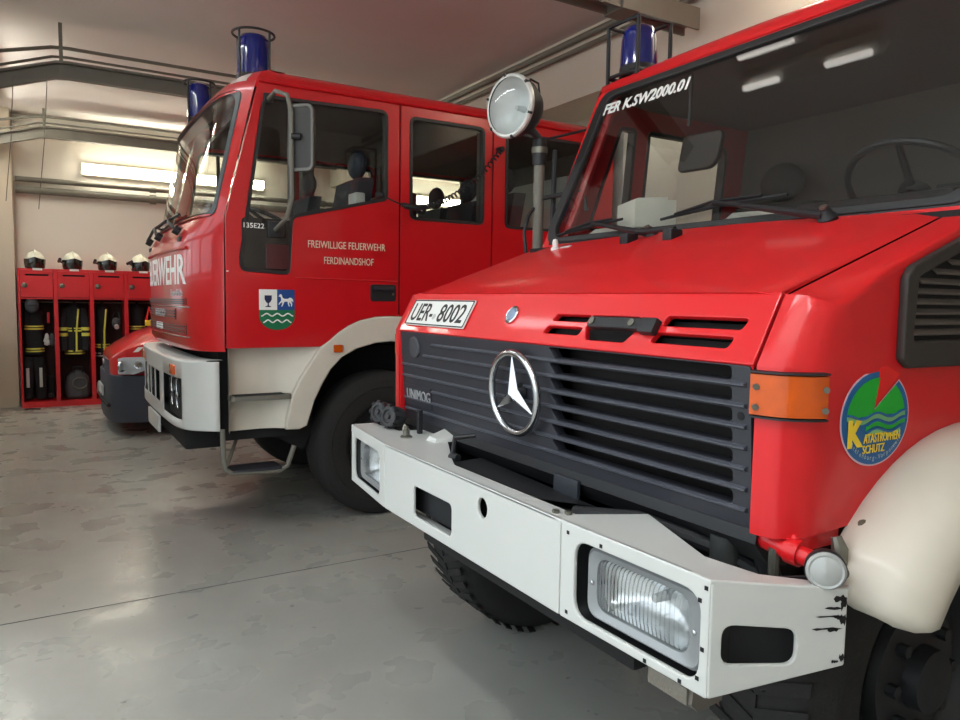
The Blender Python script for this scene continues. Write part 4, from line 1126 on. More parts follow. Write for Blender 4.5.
# fenders (left one is in view) with rounded front corner
def fender_side(sgn):
    Yq = lambda d: UC + sgn * d                      # d: distance from the centre line
    hin, hout = (HY1 - HY0) / 2 + .004, 1.035
    plan = [(1.362, hin), (1.363, hin + .02), (1.370, hin + .055), (1.386, hout - .032), (1.415, hout - .010), (1.455, hout), (1.52, hout + .001), (1.60, hout + .001), (1.70, hout + .001), (1.80, hout + .001), (1.90, hout + .001), (2.0, hout + .001), (2.12, hout + .001)]
    rows = []
    for x, d in plan:
        zt = 1.70 if x >= 2.12 else None
        bot = interp(x, [(1.36, .985), (1.46, .995), (1.60, 1.00), (1.68, 1.04), (1.78, 1.10), (1.90, 1.155), (2.05, 1.19), (2.15, 1.20)])[0]
        lean = lambda z: max(0, z - NZ0) / (NZ1 - NZ0) * (NX1 - NX0) * max(0, 1 - (x - 1.36) / .30)
        top = interp(x, [(1.36, 1.525), (1.40, 1.514), (1.455, 1.507), (2.12, 1.749)])[0]
        zsx = [bot, bot + (1.18 - bot) * .5, 1.18, 1.30, 1.362, 1.368, 1.42, top - .02, top - .006, top]
        rows.append([(x + lean(min(z, top)) + (.02 if z < bot + .001 else 0) * 0, Yq(d + .004 * math.exp(-((z - 1.362) / .006) ** 2) * (1 if x > 1.4 else 0) - (.006 if i == 9 and x > 1.40 else .001 if i == 8 and x > 1.4 else 0)), z) for i, z in enumerate(zsx)])
    # top chamfer running in under the bonnet edge
    b = MB(); b.grid(rows)
    ch = []
    for r in rows:
        x, y, z = r[-1]
        xh = max(x, NX1 + .002); zh = NZ1 + (xh - NX1) / (2.13 - NX1) * (1.765 - NZ1) - .012
        P0, P2 = V((x, y, z)), V((xh, Yq(hin), zh)); P1 = V((x, y + (Yq(hin) - y) * .25, z + (zh - z) * .75))
        ch.append([P0 * (1 - t) ** 2 + P1 * 2 * t * (1 - t) + P2 * t * t for t in lin(0, 1, 6)])
    b.grid(ch)
    return b.build('front_fender', RED_U, U, 70)
fl = fender_side(-1); fr_ = fender_side(1)
FYL = UC - 1.037
# amber indicator wrapping the corner
def wrap_plan(off):
    P = [(1.366, 1.063), (1.372, 1.03), (1.378, 1.005), (1.392, .985), (1.415, .968), (1.435, .958), (1.45, .9545)]
    o = []
    for i, (x, y) in enumerate(P):
        a, c = V(P[max(i - 1, 0)]), V(P[min(i + 1, len(P) - 1)]); t = (c - a).normalized()
        o.append((x - abs(t.y) * off, y - abs(t.x) * off))
    return o
def wrap_box(off0, off1, z0, z1, bev=0):
    A, B = wrap_plan(off0), wrap_plan(off1)
    b = MB(); b.loft([[(A[i][0], A[i][1], z0), (B[i][0], B[i][1], z0 + .002), (B[i][0], B[i][1], z1 - .002), (A[i][0], A[i][1], z1)] for i in range(len(A))])
    return b
ind = wrap_box(0, .020, 1.256, 1.350).build('turn_signal', AMBER, U, 45)
wrap_box(0, .024, 1.349, 1.357).build('lamp_hood', BLACK, ind, 45)
wrap_box(0, .023, 1.249, 1.257).build('lamp_tray', BLACK, ind, 45)
for x, y in ((1.348, 1.045), (1.437, .936)):
    for z in (1.275, 1.320):
        MB().cyl((x + .004, y + .004, z), (x - .004, y - .004, z), .007, None, 12).build('lens_screw', STEEL, ind)
bxo('turn_signal', 1.40, 1.46, 3.02, 3.055, 1.25, 1.345, AMBER, U, .006)
bxo('fender_flange', 1.366, 1.40, 2.918, 2.935, .985, 1.36, RED_U, U, .004)
# louvred intake
LV = rpoly([(1.725, 1.375), (1.755, 1.355), (2.115, 1.352), (2.115, 1.728), (1.90, 1.650), (1.75, 1.597), (1.725, 1.570)], .02)
lvh = [p for p in rpoly([(1.765, 1.42), (2.09, 1.42), (2.09, 1.685), (1.92, 1.622), (1.775, 1.570)], .012)]
lf = panel('air_intake', LV, [lvh], .022, side_frame(FYL - .020), mat('dull_black_frame', srgb(52, 47, 44), .55), U, .006)
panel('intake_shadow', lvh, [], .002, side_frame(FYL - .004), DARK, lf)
for k in range(10):
    z = 1.432 + k * .0245
    x1 = 2.09; zt = z + .02
    x0 = 1.765 if zt < 1.57 else min(2.05, 1.775 + (zt - 1.570) / (.115 / .315))
    b = MB(); b.obox(((x0 + x1) / 2, FYL - .010, z + .008), ((x1 - x0) / 2, 0, 0), (0, .007, .006), (0, -.001, .0018)); b.build('louvre', mat('louvre_black', srgb(92, 84, 78), .45) if k == 0 else bpy.data.materials['louvre_black'], lf)
# disc emblem on the fender
EM = bpy.data.objects.new('civil_protection_emblem', None); COL.objects.link(EM); EM.parent = U
eu, ev, ea, eb = 1.655, 1.242, .138, .112
def cut(a, b, wedge=True, n=60):
    """ellipse outline with the red wedge notch at the top"""
    P = []
    a0, a1 = math.radians(86), math.radians(50)
    for k in range(n + 1):
        t = a0 + (2 * PI - (a0 - a1)) * k / n
        P.append((eu + a * math.cos(t), ev + b * math.sin(t)))
    return P
apex = (eu - .012, ev + .018)
LY = FYL - .001
panel('emblem_rim', cut(ea, eb) + [apex], [], .001, side_frame(LY - .001), E_PINK, EM)
panel('blue_disc', cut(ea - .005, eb - .004) + [(apex[0], apex[1] - .005)], [], .001, side_frame(LY - .002), E_BLUE, EM)
gt = [(eu + (ea - .022) * math.cos(t), ev + (eb - .018) * math.sin(t)) for t in [math.radians(52) - k * math.radians(49) / 12 for k in range(13)]]
gl = [(eu + (ea - .022) * math.cos(t), ev + (eb - .018) * math.sin(t)) for t in [math.radians(177) - k * math.radians(90) / 16 for k in range(17)]]
panel('green_field', [(apex[0] - .002, ev + .008)] + gl[:1] + gl[1:] + [(apex[0], apex[1])] + list(gt) + [], [], .001, side_frame(LY - .003), E_GREEN, EM)
panel('red_wedge', [(apex[0], apex[1] + .006), (eu + .088, ev + .100), (eu + .03, ev + .120), (eu + .006, ev + .117)], [], .001, side_frame(LY - .0026), E_RED, EM)
for k, zz in enumerate((.004, -.014, -.032)):
    u0 = -.115 if k == 0 else -.04
    P = [(eu + u, ev + zz + .006 * math.sin((u + .03) * 55)) for u in lin(u0, .118 if k < 2 else .10, 24)]
    Q = [(u, v - (.010)) for u, v in reversed(P)]
    panel('wave_band', P + Q, [], .001, side_frame(LY - .0035 - k * .0002), E_PALE if k != 1 else E_GREEN, EM)
    MB().tube([(u, LY - .0045, v + .003) for u, v in P], .0028, 5).build('wave_line', E_BLUE, EM)
EF = side_frame(LY - .004)
text('emblem_lettering', 'K', EF, eu - .112, eu - .052, ev - .062, ev + .002, E_YEL, EM, .001, bold=.06)
text('emblem_lettering', 'ATASTROPHEN', EF, eu - .050, eu + .098, ev - .056, ev - .034, E_YEL, EM, .001, bold=.01)
text('emblem_lettering', 'SCHUTZ', EF, eu - .052, eu + .036, ev - .080, ev - .060, E_YEL, EM, .001, bold=.01)
RIM = 'Mecklenburg-Vorpommern'
cu = []
for i, ch in enumerate(RIM):
    t = math.radians(212 + 116 * i / (len(RIM) - 1))
    c = (eu + (ea - .020) * math.cos(t), ev + (eb - .018) * math.sin(t))
    th = t + PI / 2
    Fr = frame_of((c[0], LY - .004, c[1]), (math.cos(th), 0, math.sin(th)), (-math.sin(th), 0, math.cos(th)))
    hh = .012 if ch in 'Mklbg' else .0075
    cu.append((ch, Fr, hh))
ln = bpy.data.objects.new('rim_lettering', None); 
mbs = bmesh.new()
for ch, Fr, hh in cu:
    c_ = bpy.data.curves.new('t', 'FONT'); c_.body = ch; c_.resolution_u = 2
    ob = bpy.data.objects.new('t', c_); me = bpy.data.meshes.new_from_object(ob); bpy.data.objects.remove(ob); bpy.data.curves.remove(c_)
    if len(me.vertices) == 0: continue
    me.transform(Fr @ Matrix.Scale(.0165, 4) @ Matrix.Translation((-.25, -.2, .02)))
    mbs.from_mesh(me); bpy.data.meshes.remove(me)
bpy.data.objects.remove(ln)
me = bpy.data.meshes.new('rim_lettering'); mbs.to_mesh(me); mbs.free(); finish('rim_lettering', me, mat('rim_letter_pale', srgb(190, 205, 205), .5), EM)

# white plastic wheel-arch flares
def flare(sgn):
    Yq = lambda d: UC + sgn * d
    cx, cz = 2.06, .507
    b = MB(); rows = []
    for i in range(26):
        ph = math.radians(145.5 - i * 5.6)
        k = 1.0
        prof = [(.690, 1.030), (.700, 1.045), (.700, 1.085), (.692, 1.135), (.678, 1.185), (.650, 1.220), (.610, 1.238), (.575, 1.240), (.565, 1.230), (.60, 1.215), (.64, 1.16), (.655, 1.08), (.66, 1.03)]
        row = []
        for r, d in prof:
            row.append((cx + (r + .0) * math.cos(ph), Yq(d), cz + r * math.sin(ph)))
        rows.append(row)
    # rounded front end: pull the first rows together
    c0 = V((0, 0, 0))
    for j in range(len(rows[0])): c0 += V(rows[0][j])
    c0 /= len(rows[0])
    ph = math.radians(145.5); tdir = V((-math.sin(ph) * -1 * -1, 0, math.cos(ph)))
    fwd = V((math.cos(ph + PI / 2), 0, math.sin(ph + PI / 2)))
    cap = []
    for s, f in ((.35, .040), (.70, .030), (.90, .015)):
        cap.append([c0 + (V(p) - c0) * s + fwd * f for p in rows[0]])
    b.loft(cap + rows)
    return b.build('wheel_arch_flare', FENDER, U, 50)
f1 = flare(-1); flare(1)
for x, y, z in ((1.585, .925, 1.005), (1.47, .90, .925)):
    MB().lathe((x, y, z), (-.6, -.75, .2), [(.014, 0), (.014, .008), (.008, .012), (0, .013)], 14).build('fixing_bolt', mat('rusty_bolt', srgb(92, 80, 62), .6) if x > 1.55 else bpy.data.materials['rusty_bolt'], f1)
b = MB(); b.tube([(1.50, .935, .99), (1.50, .925, .965), (1.50, .925, .93), (1.50, .935, .92)], [.012, .018, .018, .012], 10)
b.build('lifting_eye', STEEL, U)

# hinge pipe and little round position lamp on the bumper end
MB().tube([(1.42, 1.06, .965), (1.40, .98, .962), (1.41, .925, .955)], [.026, .022, .020], 14).build('hinge_pipe', RED_U, U)
MB().cyl((1.405, .985, .962), (1.408, .955, .960), .030, None, 16).build('hinge_collar', RED_U, U)
bxo('fender_foot', 1.40, 1.56, .965, 1.10, .955, 1.00, RED_U, U, .008)
la = V((-.80, -.60, .05)).normalized(); lc = V((1.36, .866, .962))
pl_ = MB().lathe(lc, la, [(.0, -.045), (.030, -.045), (.040, -.02), (.041, .0), (.039, .004)], 28).build('position_lamp', BLACK, U)
MB().lathe(lc, la, [(.0385, .002), (.0385, .008), (.034, .014), (.030, .012), (.018, .018), (0, .020)], 28).build('frosted_lens', mat('frosted_lens', srgb(172, 174, 172), .25, coat=.6), pl_)
MB().tube([lc - la * .04, (1.40, .90, .93), (1.41, .90, .86)], .012, 8).build('lamp_bracket', BLACK, U)

# ------------------------------------------------------------------ steel bumper in five plates
BZ0, BZ1 = .700, .950
SY0, SY1 = 1.435, 2.535
def plate(name, p0, p1, z0a, z1a, z0b, z1b, holes, parent, th=.012):
    """vertical plate from plan point p0 (image left) to p1, heights a at p0 and b at p1"""
    o = V((p0[0], p0[1], 0)); u = V((p1[0] - p0[0], p1[1] - p0[1], 0)); L_ = u.length
    F = frame_of(o, u, (0, 0, 1))
    return panel(name, rpoly([(.0015, z0a), (L_ - .0015, z0b), (L_ - .0015, z1b), (.0015, z1a)], .006), holes, th, F, WHITE, parent, .004), F, L_
BX = 1.12
xh = 1.135
mid, Fmid, Lm = plate('bumper', (BX, SY1), (BX, SY0), BZ0, BZ1, BZ0, BZ1,
                     [rrect(SY1 - 2.283, SY1 - 2.006, .737, .845, .022), circle(SY1 - 1.817, .882, .027, 28, .030)], U)
HYR, HYL = .965, 3.005
hr, Fhr, Lh = plate('bumper_lamp_section', (BX, SY0), (xh, HYR), BZ0, BZ1, BZ0, BZ1, [rrect(.055, .446, .722, .914, .048)], mid)
hl, Fhl, Lh2 = plate('bumper_lamp_section', (xh + .035, HYL), (BX, SY1), BZ0, BZ1, BZ0, BZ1, [rrect(.040, .410, .728, .902, .045)], mid)
er, Fer, Le = plate('bumper_end', (xh, HYR), (1.40, .838), BZ0, BZ1, .762, .925, [rpoly([(.028, .772), (.185, .768), (.185, .842), (.028, .856)], .026)], mid)
el, Fel, Le2 = plate('bumper_end', (1.40, 3.13), (xh + .035, HYL), .762, .925, BZ0, BZ1, [rrect(.09, .23, .76, .86, .028)], mid)
# inner darkness and back boxes
for F, L_ in ((Fmid, Lm), (Fer, Le), (Fel, Le2)):
    b = MB(); b.obox(F @ V((L_ / 2, .83, -.06)), F.to_3x3() @ V((L_ / 2 - .005, 0, 0)), V((0, 0, .10)), F.to_3x3() @ V((0, 0, .004))); b.build('bumper_backing', mat('bumper_back_grey', srgb(34, 35, 37), .8) if 'bumper_back_grey' not in bpy.data.materials else bpy.data.materials['bumper_back_grey'], mid)
# top flange with its notches, bottom flange
ZT = frame_of((0, 0, BZ1), (1, 0, 0), (0, 1, 0))
top = [(BX, 1.46), (BX + .002, 1.43), (xh, HYR), (1.40, .840), (1.43, .852), (1.28, .965), (1.24, 1.02), (1.235, 1.07), (1.355, 1.365), (1.285, 1.40), (1.24, 1.425), (1.185, 1.455),
       (1.185, 2.10), (1.22, 2.18), (1.375, 2.50), (1.40, 2.74), (1.29, 2.765), (1.28, 2.93), (1.36, 3.05), (1.40, 3.13), (xh + .035, HYL), (BX, 2.53)]
def warp_top(p):
    z = p.z
    if p.y < HYR and p.x > xh: z -= .025 * (p.x - xh) / .265
    if p.y > HYL: z -= .025
    return V((p.x, p.y, z))
panel('top_flange', dense(top, .05), [], .010, ZT, WHITE, mid, .003, warp=warp_top)
bot = [(BX + .004, 1.46), (xh + .004, HYR + .01), (1.20, 1.00), (1.20, 1.05), (1.20, 2.95), (1.24, 3.02), (xh + .04, HYL), (BX + .004, 2.53)]
panel('bottom_flange', bot, [], .008, frame_of((0, 0, BZ0 + .008), (1, 0, 0), (0, 1, 0)), WHITE, mid, .002)
for x, y in ((1.145, 1.49), (1.165, 1.462)):
    MB().cyl((x, y, .946), (x, y, .958), .010, None, 6).build('flange_bolt', STEEL, mid)
b = MB()
for u, v in ((.03, .925), (.03, .72), (.15, .925), (.445, .90), (.445, .735), (.455, .80), (.46, .93), (.40, .708), (.30, .709)):
    b.obox(Fhr @ V((u, v, .0008)), Fhr.to_3x3() @ V((.0045, 0, 0)), V((0, 0, .0045)), Fhr.to_3x3() @ V((0, 0, .0006)))
b.build('paint_chip', DARK, hr)
b = MB()
rr = random.Random(9)
for (u, v, w, h) in ((.275, .905, .016, .010), (.283, .895, .010, .018), (.262, .885, .020, .004), (.255, .868, .032, .003), (.272, .866, .010, .006), (.282, .862, .010, .016), (.25, .842, .034, .0035), (.262, .839, .012, .005), (.284, .78, .006, .010), (.27, .772, .008, .005), (.12, .715, .006, .004)):
    if u + w > Le - .004: w = Le - .004 - u
    P = [(u - w + (2 * w) * k / 6, v + (h * (.3 + .7 * rr.random()) if 0 < k < 6 else 0)) for k in range(7)] 
    Q = [(u + w - (2 * w) * k / 6, v - (h * (.3 + .7 * rr.random()) if 0 < k < 6 else 0)) for k in range(1, 6)]
    P = [(min(a, Le - .003), c) for a, c in P]; Q = [(min(a, Le - .003), c) for a, c in Q]
    pts_ = P + Q
    b = MB(); b.add([Fer @ V((a, c, .0012)) for a, c in pts_], [tuple(range(len(pts_)))]); b.build('paint_scrape', DARK, er)

def headlamp(F, u0, u1, parent):
    root = panel('headlamp', rrect(u0 + .0, u1 - .0, .722, .908, .04), [], .006, F @ Matrix.Translation((0, 0, -.12)), DARK, parent)
    b = MB()
    def loop(i0, i1, j0, j1, r, d): return [F @ V((p[0], p[1], d)) for p in rrect(i0, i1, j0, j1, r, 6)]
    b.grid([loop(u0 - .03, u1 + .03, .705, .925, .05, -.016), loop(u0 - .012, u1 + .012, .715, .915, .05, -.07), loop(u0, u1, .722, .908, .05, -.11)], True)
    b.build('lamp_recess', BLACK, root)
    b = MB()
    b.grid([loop(u0 + .024, u1 - .006, .728, .906, .04, -.09), loop(u0 + .024, u1 - .006, .728, .906, .04, -.026), loop(u0 + .032, u1 - .014, .735, .899, .036, -.019), loop(u0 + .056, u1 - .046, .752, .884, .04, -.026), loop(u0 + .060, u1 - .050, .755, .881, .04, -.050)], True)
    b.build('bezel', BEZEL, root, 40)
    c = F @ V(((u0 + u1) / 2 + .003, .818, 0)); n = F.to_3x3() @ V((0, 0, 1)); uu = F.to_3x3() @ V((1, 0, 0)); vv = V((0, 0, 1))
    b = MB(); rows = []
    hw, hh = (u1 - u0) / 2 - .050, .064
    for s, d in ((1.0, -.036), (.96, -.060), (.80, -.085), (.5, -.105), (.2, -.112), (.02, -.112)):
        rows.append([c + uu * (p[0] * s) + vv * (p[1] * s) + n * d for p in rrect(-hw, hw, -hh, hh, .035, 6)])
    b.grid(rows, True); b.build('reflector', REFLECTOR, root, 60)
    MB().cyl(c + n * -.11, c + n * -.075, .012, .010, 12).build('bulb', SILV, root)
    b = MB(); rows = []
    for s, d in ((1.0, -.034), (.97, -.026), (.85, -.020), (.5, -.015), (.02, -.014)):
        rows.append([c + uu * (p[0] * s) + vv * (p[1] * s) + n * d for p in rrect(-hw, hw, -hh, hh, .035, 6)])
    b.grid(rows, True); lz = b.build('lens', FLUTED, root, 60)
    MB().cyl(c + uu * (-hw * .62) + vv * .05 + n * -.018, c + uu * (-hw * .62) - vv * .05 + n * -.018, .0012, None, 6).build('lens_ridge', SILV, lz)
    for q in (u0 + .044, u1 - .030):
        for v in (.815,):
            p = F @ V((q, v, -.022)); MB().lathe(p, n, [(.006, 0), (.006, .003), (0, .005)], 12).build('bezel_screw', CHROME, root)
    return root
headlamp(Fhr, .055, .446, U)
headlamp(Fhl, .048, .408, U)
bxo('under_beam', 1.16, 1.24, 1.20, 2.28, .645, .702, DARK, U, .008)
# small lamp hanging below the bumper
b = MB(); b.loft([[(x, y, z) for x, z in ((1.16, .695), (1.155, .655), (1.175, .635), (1.25, .640), (1.25, .695))] for y in (1.02, 1.15)])
bl = b.build('underslung_lamp', mat('dull_lamp_body', srgb(110, 104, 96), .4), U)
bxo('lamp_glass', 1.150, 1.158, 1.03, 1.145, .650, .688, mat('dull_lens', srgb(120, 114, 104), .3, bump=.4, bscale=90), bl, .003)
# trailer sockets, fittings and pipes on the bumper
for i, yy in enumerate((2.90, 2.79)):
    a = V((-.93, -.30, .15)).normalized(); c = V((1.27, yy + .03, 1.008 - .004 * i))
    s = MB().lathe(c, a, [(0, -.06), (.040, -.06), (.046, -.02), (.048, .0), (.044, .012), (.030, .014), (.026, .005), (.012, .006), (.010, .016), (0, .016)], 22).build('trailer_socket', mat('socket_grey', srgb(58, 58, 60), .55) if i == 0 else bpy.data.materials['socket_grey'], U)
    b = MB()
    for k in range(8):
        t = 2 * PI * k / 8; p = a.orthogonal().normalized(); q = a.cross(p)
        b.obox(c + (p * math.cos(t) + q * math.sin(t)) * .046 + a * .002, (p * math.cos(t) + q * math.sin(t)) * .005, (q * math.cos(t) - p * math.sin(t)) * .009, a * .012)
    b.build('socket_knurl', BLACK, s)
    MB().cyl(c - a * .02, V((c.x + .02, c.y + .01, .95)), .02, None, 10).build('socket_foot', BLACK, s)
bxo('fitting_post', 1.325, 1.345, 2.655, 2.675, .95, 1.05, BLACK, U, .004)
MB().lathe((1.25, 2.615, .95), (0, 0, 1), [(.024, 0), (.024, .006), (.014, .010), (.014, .03), (.009, .032), (.009, .045), (0, .046)], 14).build('grease_fitting', STEEL, U)
MB().tube([(1.235, 2.205, .952), (1.24, 2.20, 1.02), (1.30, 2.16, 1.03)], [.010, .010, .008], 8).build('bonnet_stay', BLACK, U)
MB().cyl((1.232, 2.212, .951), (1.238, 2.172, .953), .014, None, 10).build('stay_foot', BLACK, U)
b = MB(); b.add([(1.20, 2.15, .945), (1.22, 1.66, .935), (1.38, 1.60, .905), (1.38, 2.25, .925)], [(0, 1, 2, 3)]); b.add([(1.20, 2.15, .925), (1.22, 1.66, .915), (1.38, 1.60, .885), (1.38, 2.25, .905)], [(0, 1, 2, 3)])
b.build('cable_tray', BLACK, U)
bxo('winch_plate', 1.37, 1.385, 1.68, 1.80, .86, .965, mat('slate_blue_plate', srgb(44, 49, 56), .5), U, .006)
MB().tube([(1.30, 1.60, .90), (1.35, 1.40, .93), (1.42, 1.20, .90), (1.46, 1.10, .86)], .02, 10).build('air_pipe', BLACK, U)
MB().cyl((1.42, 1.17, .85), (1.42, 1.17, .94), .035, None, 18).build('fluid_pot', mat('pot_grey', srgb(64, 66, 66), .5), U)
MB().cyl((1.47, 1.06, .82), (1.44, 1.08, .93), .026, None, 16).build('fluid_pot', BLACK, U)
MB().cyl((1.39, 1.01, .90), (1.39, 1.01, .96), .012, None, 10).build('brake_hose', STEEL, U)
for yy in (2.62,):
    b = MB(); b.loft([[(1.30, 2.46, .95), (1.39, 2.45, .95), (1.385, 2.46, .968), (1.31, 2.47, .962)], [(1.29, 2.52, .95), (1.40, 2.58, .95), (1.39, 2.55, .985), (1.30, 2.51, .97)]])
    b.build('bracket_ear', WHITE, U)

# ------------------------------------------------------------------ cab
WF = frame_of((2.20, 0, 1.815), (0, -1, 0), (.235, 0, .70))
wn = WF.to_3x3() @ V((0, 0, 1))
WL = .745
glass_poly = rpoly([(-2.905, .0), (-1.07, .0), (-1.01, .10), (-1.06, WL - .02), (-2.815, WL - .02), (-2.932, .06)], [.05, .10, .10, .10, .08, .05])
seal_o = rpoly([(-2.965, -.03), (-1.02, -.03), (-.97, .10), (-1.03, WL + .015), (-2.868, WL + .015), (-2.992, .06)], [.06, .12, .12, .12, .09, .06])
frame_o = rpoly([(-3.012, -.075), (-.93, -.075), (-.99, WL + .055), (-2.90, WL + .055)], [.02, .02, .10, .10])
wf = panel('windscreen_frame', frame_o, [seal_o], .05, WF, RED_U, U, .006)
panel('windscreen_seal', seal_o, [glass_poly], .03, WF @ Matrix.Translation((0, 0, .008)), SEAL, wf, .006)
ws = panel('windscreen', glass_poly, [], .006, WF @ Matrix.Translation((0, 0, -.004)), WSGLASS, U)
text('screen_lettering', 'FER K.SW2000.01', WF @ Matrix.Translation((0, 0, -.003)), -2.822, -2.275, .632, .690, TXT_W, U, .002, bold=.03, shear=.12)
# roof
b = MB()
def roofrow(x, z, hw, crown): return [(x, UC + hw * s, z + crown * (1 - s * s) - (.06 if abs(s) == 1 else 0)) for s in (-1, -.97, -.9, -.6, -.3, 0, .3, .6, .9, .97, 1)]
b.grid([roofrow(2.44, 2.545, .93, .0), roofrow(2.455, 2.575, .93, .012), roofrow(2.50, 2.60, .935, .02), roofrow(2.8, 2.635, .94, .03), roofrow(3.4, 2.64, .94, .03), roofrow(3.62, 2.61, .93, .02), roofrow(3.66, 2.50, .92, .0)])
b.build('cab_roof', RED_U, U, 50)
# door sides
def sideF(sgn):
    y0, y1 = UC + sgn * 1.01, UC + sgn * .93
    if sgn < 0: return frame_of((0, y0, 1.75), (1, 0, 0), (0, y1 - y0, .82))
    return frame_of((0, y0, 1.75), (1, 0, 0), (0, y1 - y0, .82)) @ Matrix.Translation((0, 0, .04))
for sgn in (-1, 1):
    F = sideF(sgn)
    out = [(2.16, -.75), (3.66, -.75), (3.66, .80), (2.46, .80), (2.195, .02), (2.16, .0)]
    qw = rpoly([(2.42, .12), (2.70, .12), (2.70, .66), (2.585, .66)], .03)
    dw = rpoly([(2.78, .12), (3.40, .12), (3.40, .66), (2.78, .66)], [.05, .05, .10, .03])
    d = panel('cab_door', out, [qw, dw], .04, F, RED_IN, U)
    for w in (qw, dw):
        panel('window_seal', w, [inset(w, .018)], .05, F @ Matrix.Translation((0, 0, .004)), SEAL, d)
        panel('window_pane', inset(w, .012), [], .004, F @ Matrix.Translation((0, 0, -.018)), GLASS, d)
    MB().cyl(F @ V((2.74, .06, -.05)), F @ V((2.74, .72, -.05)), .022, None, 10).build('window_post', SEAL, d)
    p = F @ V((2.55, -.05, -.07)) if sgn > 0 else F @ V((2.55, -.05, .03))
# insides
bxo('rear_wall', 3.55, 3.62, UC - .98, UC + .98, 1.0, 2.60, CABIN, U)
b = MB(); b.loft([[(x, UC - .93, z) for x, z in ((2.47, 2.53), (2.60, 2.575), (3.55, 2.59), (3.55, 2.50), (2.75, 2.50))], [(x, UC + .93, z) for x, z in ((2.47, 2.53), (2.60, 2.575), (3.55, 2.59), (3.55, 2.50), (2.75, 2.50))]])
b.build('headliner', CABIN, U)
bxo('cab_floor', 2.14, 3.60, UC - .98, UC + .98, 1.0, 1.10, DARK, U)
bxo('firewall', 2.10, 2.17, UC - 1.0, UC + 1.0, .9, 1.76, DARK, U)
b = MB(); b.loft([[(x, UC + s * .965, z) for x, z in ((2.17, 1.60), (2.19, 1.795), (2.38, 1.80), (2.52, 1.84), (2.58, 1.80), (2.55, 1.55), (2.3, 1.4))] for s in (-1, 1)])
b.build('dashboard', BLACK, U)
b = MB(); b.loft([[(x, y, z) for x, z in ((2.40, 1.81), (2.44, 1.87), (2.55, 1.89), (2.58, 1.82))] for y in (1.2, 1.75)])
b.build('instrument_binnacle', BLACK, U)
steering(U, (2.70, 1.455, 1.915), (-.50, 0, .87) if False else (.62, 0, .78), .235, BLACK, .013)
for sy in (1.45, 2.50):
    seat(U, 3.05, sy, 1.30, mat('dark_seat', srgb(44, 42, 42), .9) if sy < 2 else bpy.data.materials['dark_seat'])
im = MB().tube([(2.47, 2.32, 2.50), (2.47, 2.32, 2.34), (2.475, 2.33, 2.28)], .008, 8).build('interior_mirror', BLACK, U)
panel('mirror_head', rpoly([(-2.46, 2.10), (-2.24, 2.095), (-2.20, 2.255), (-2.43, 2.265)], [.03, .07, .03, .03]), [], .03, frame_of((2.48, 0, 0), (0, -1, 0), (.03, 0, 1)), mat('mirror_back_black', srgb(26, 19, 19), .3), im, .008)
for y0, y1 in ((.985, 1.04), (2.885, 2.80)):
    MB().tube([(2.235, y0, 1.80), (2.475, y1, 2.52)], .020, 8).build('inner_pillar', RED_IN, U)
MB().tube([(2.30, 2.86, 2.05), (2.32, 2.85, 2.02), (2.33, 2.84, 1.95)], .012, 8).build('grab_handle', BLACK, U)
# small details on the windscreen surround
def wiper(yp, ytip, ztip, tag_):
    pv = V((2.085, yp, 1.768)); tp = WF @ V((-ytip, ztip, .03))
    w = MB().lathe(pv, (-.55, 0, .83), [(.030, -.02), (.030, .004), (.020, .018), (.016, .032), (0, .035)], 18).build('wiper', BLACK, U)
    m = pv.lerp(tp, .35) + wn * .012
    MB().tube([pv + wn * .02, m, pv.lerp(tp, .7) + wn * .008, tp], [.014, .012, .009, .008], 8).build('wiper_arm', BLACK, w)
    MB().lathe(pv + V((-.02, 0, .028)), (-.55, 0, .83), [(.012, 0), (.012, .008), (0, .010)], 12).build('pivot_nut', STEEL, w)
    return w, tp
w, tp = wiper(1.385, 1.93, .062, 0)
b = MB(); b.tube([WF @ V((-1.62, .062, .012)), WF @ V((-1.93, .055, .012)), WF @ V((-2.20, .025, .012))], [.006, .010, .006], 8)
b.tube([WF @ V((-1.72, .068, .02)), WF @ V((-1.93, .066, .028)), WF @ V((-2.12, .036, .02))], .006, 6); b.build('blade', BLACK, w)
w, tp = wiper(2.14, 2.62, .038, 0)
b = MB(); b.tube([WF @ V((-2.44, .050, .012)), WF @ V((-2.65, .034, .012)), WF @ V((-2.89, .006, .012))], [.006, .010, .006], 8)
b.tube([WF @ V((-2.50, .052, .02)), WF @ V((-2.65, .044, .026)), WF @ V((-2.82, .018, .02))], .006, 6); b.build('blade', BLACK, w)
# black bonnet hinge pieces on the cowl
hb_ = MB().tube([(2.02, 2.155, 1.776), (2.02, 1.95, 1.776)], .009, 8).build('bonnet_hinge', BLACK, U)
for yy in (2.175, 1.945):
    b = MB(); b.loft([[(1.97, yy - .026, z0), (1.975, yy + .026, z0), (2.035, yy + .022, z0), (2.035, yy - .022, z0)] for z0 in (1.725, 1.772)]); b.build('hinge_foot', BLACK, hb_, bevel=.008)
w_ = MB().lathe((2.03, 2.69, 1.728), (0, 0, 1), [(.020, 0), (.020, .015), (.012, .022), (.014, .04), (.010, .055), (0, .058)], 16).build('washer_nozzle', TXT_W, U)
MB().cyl((2.045, 2.66, 1.738), (2.05, 2.60, 1.742), .012, None, 10).build('nozzle_spout', SILV, w_)
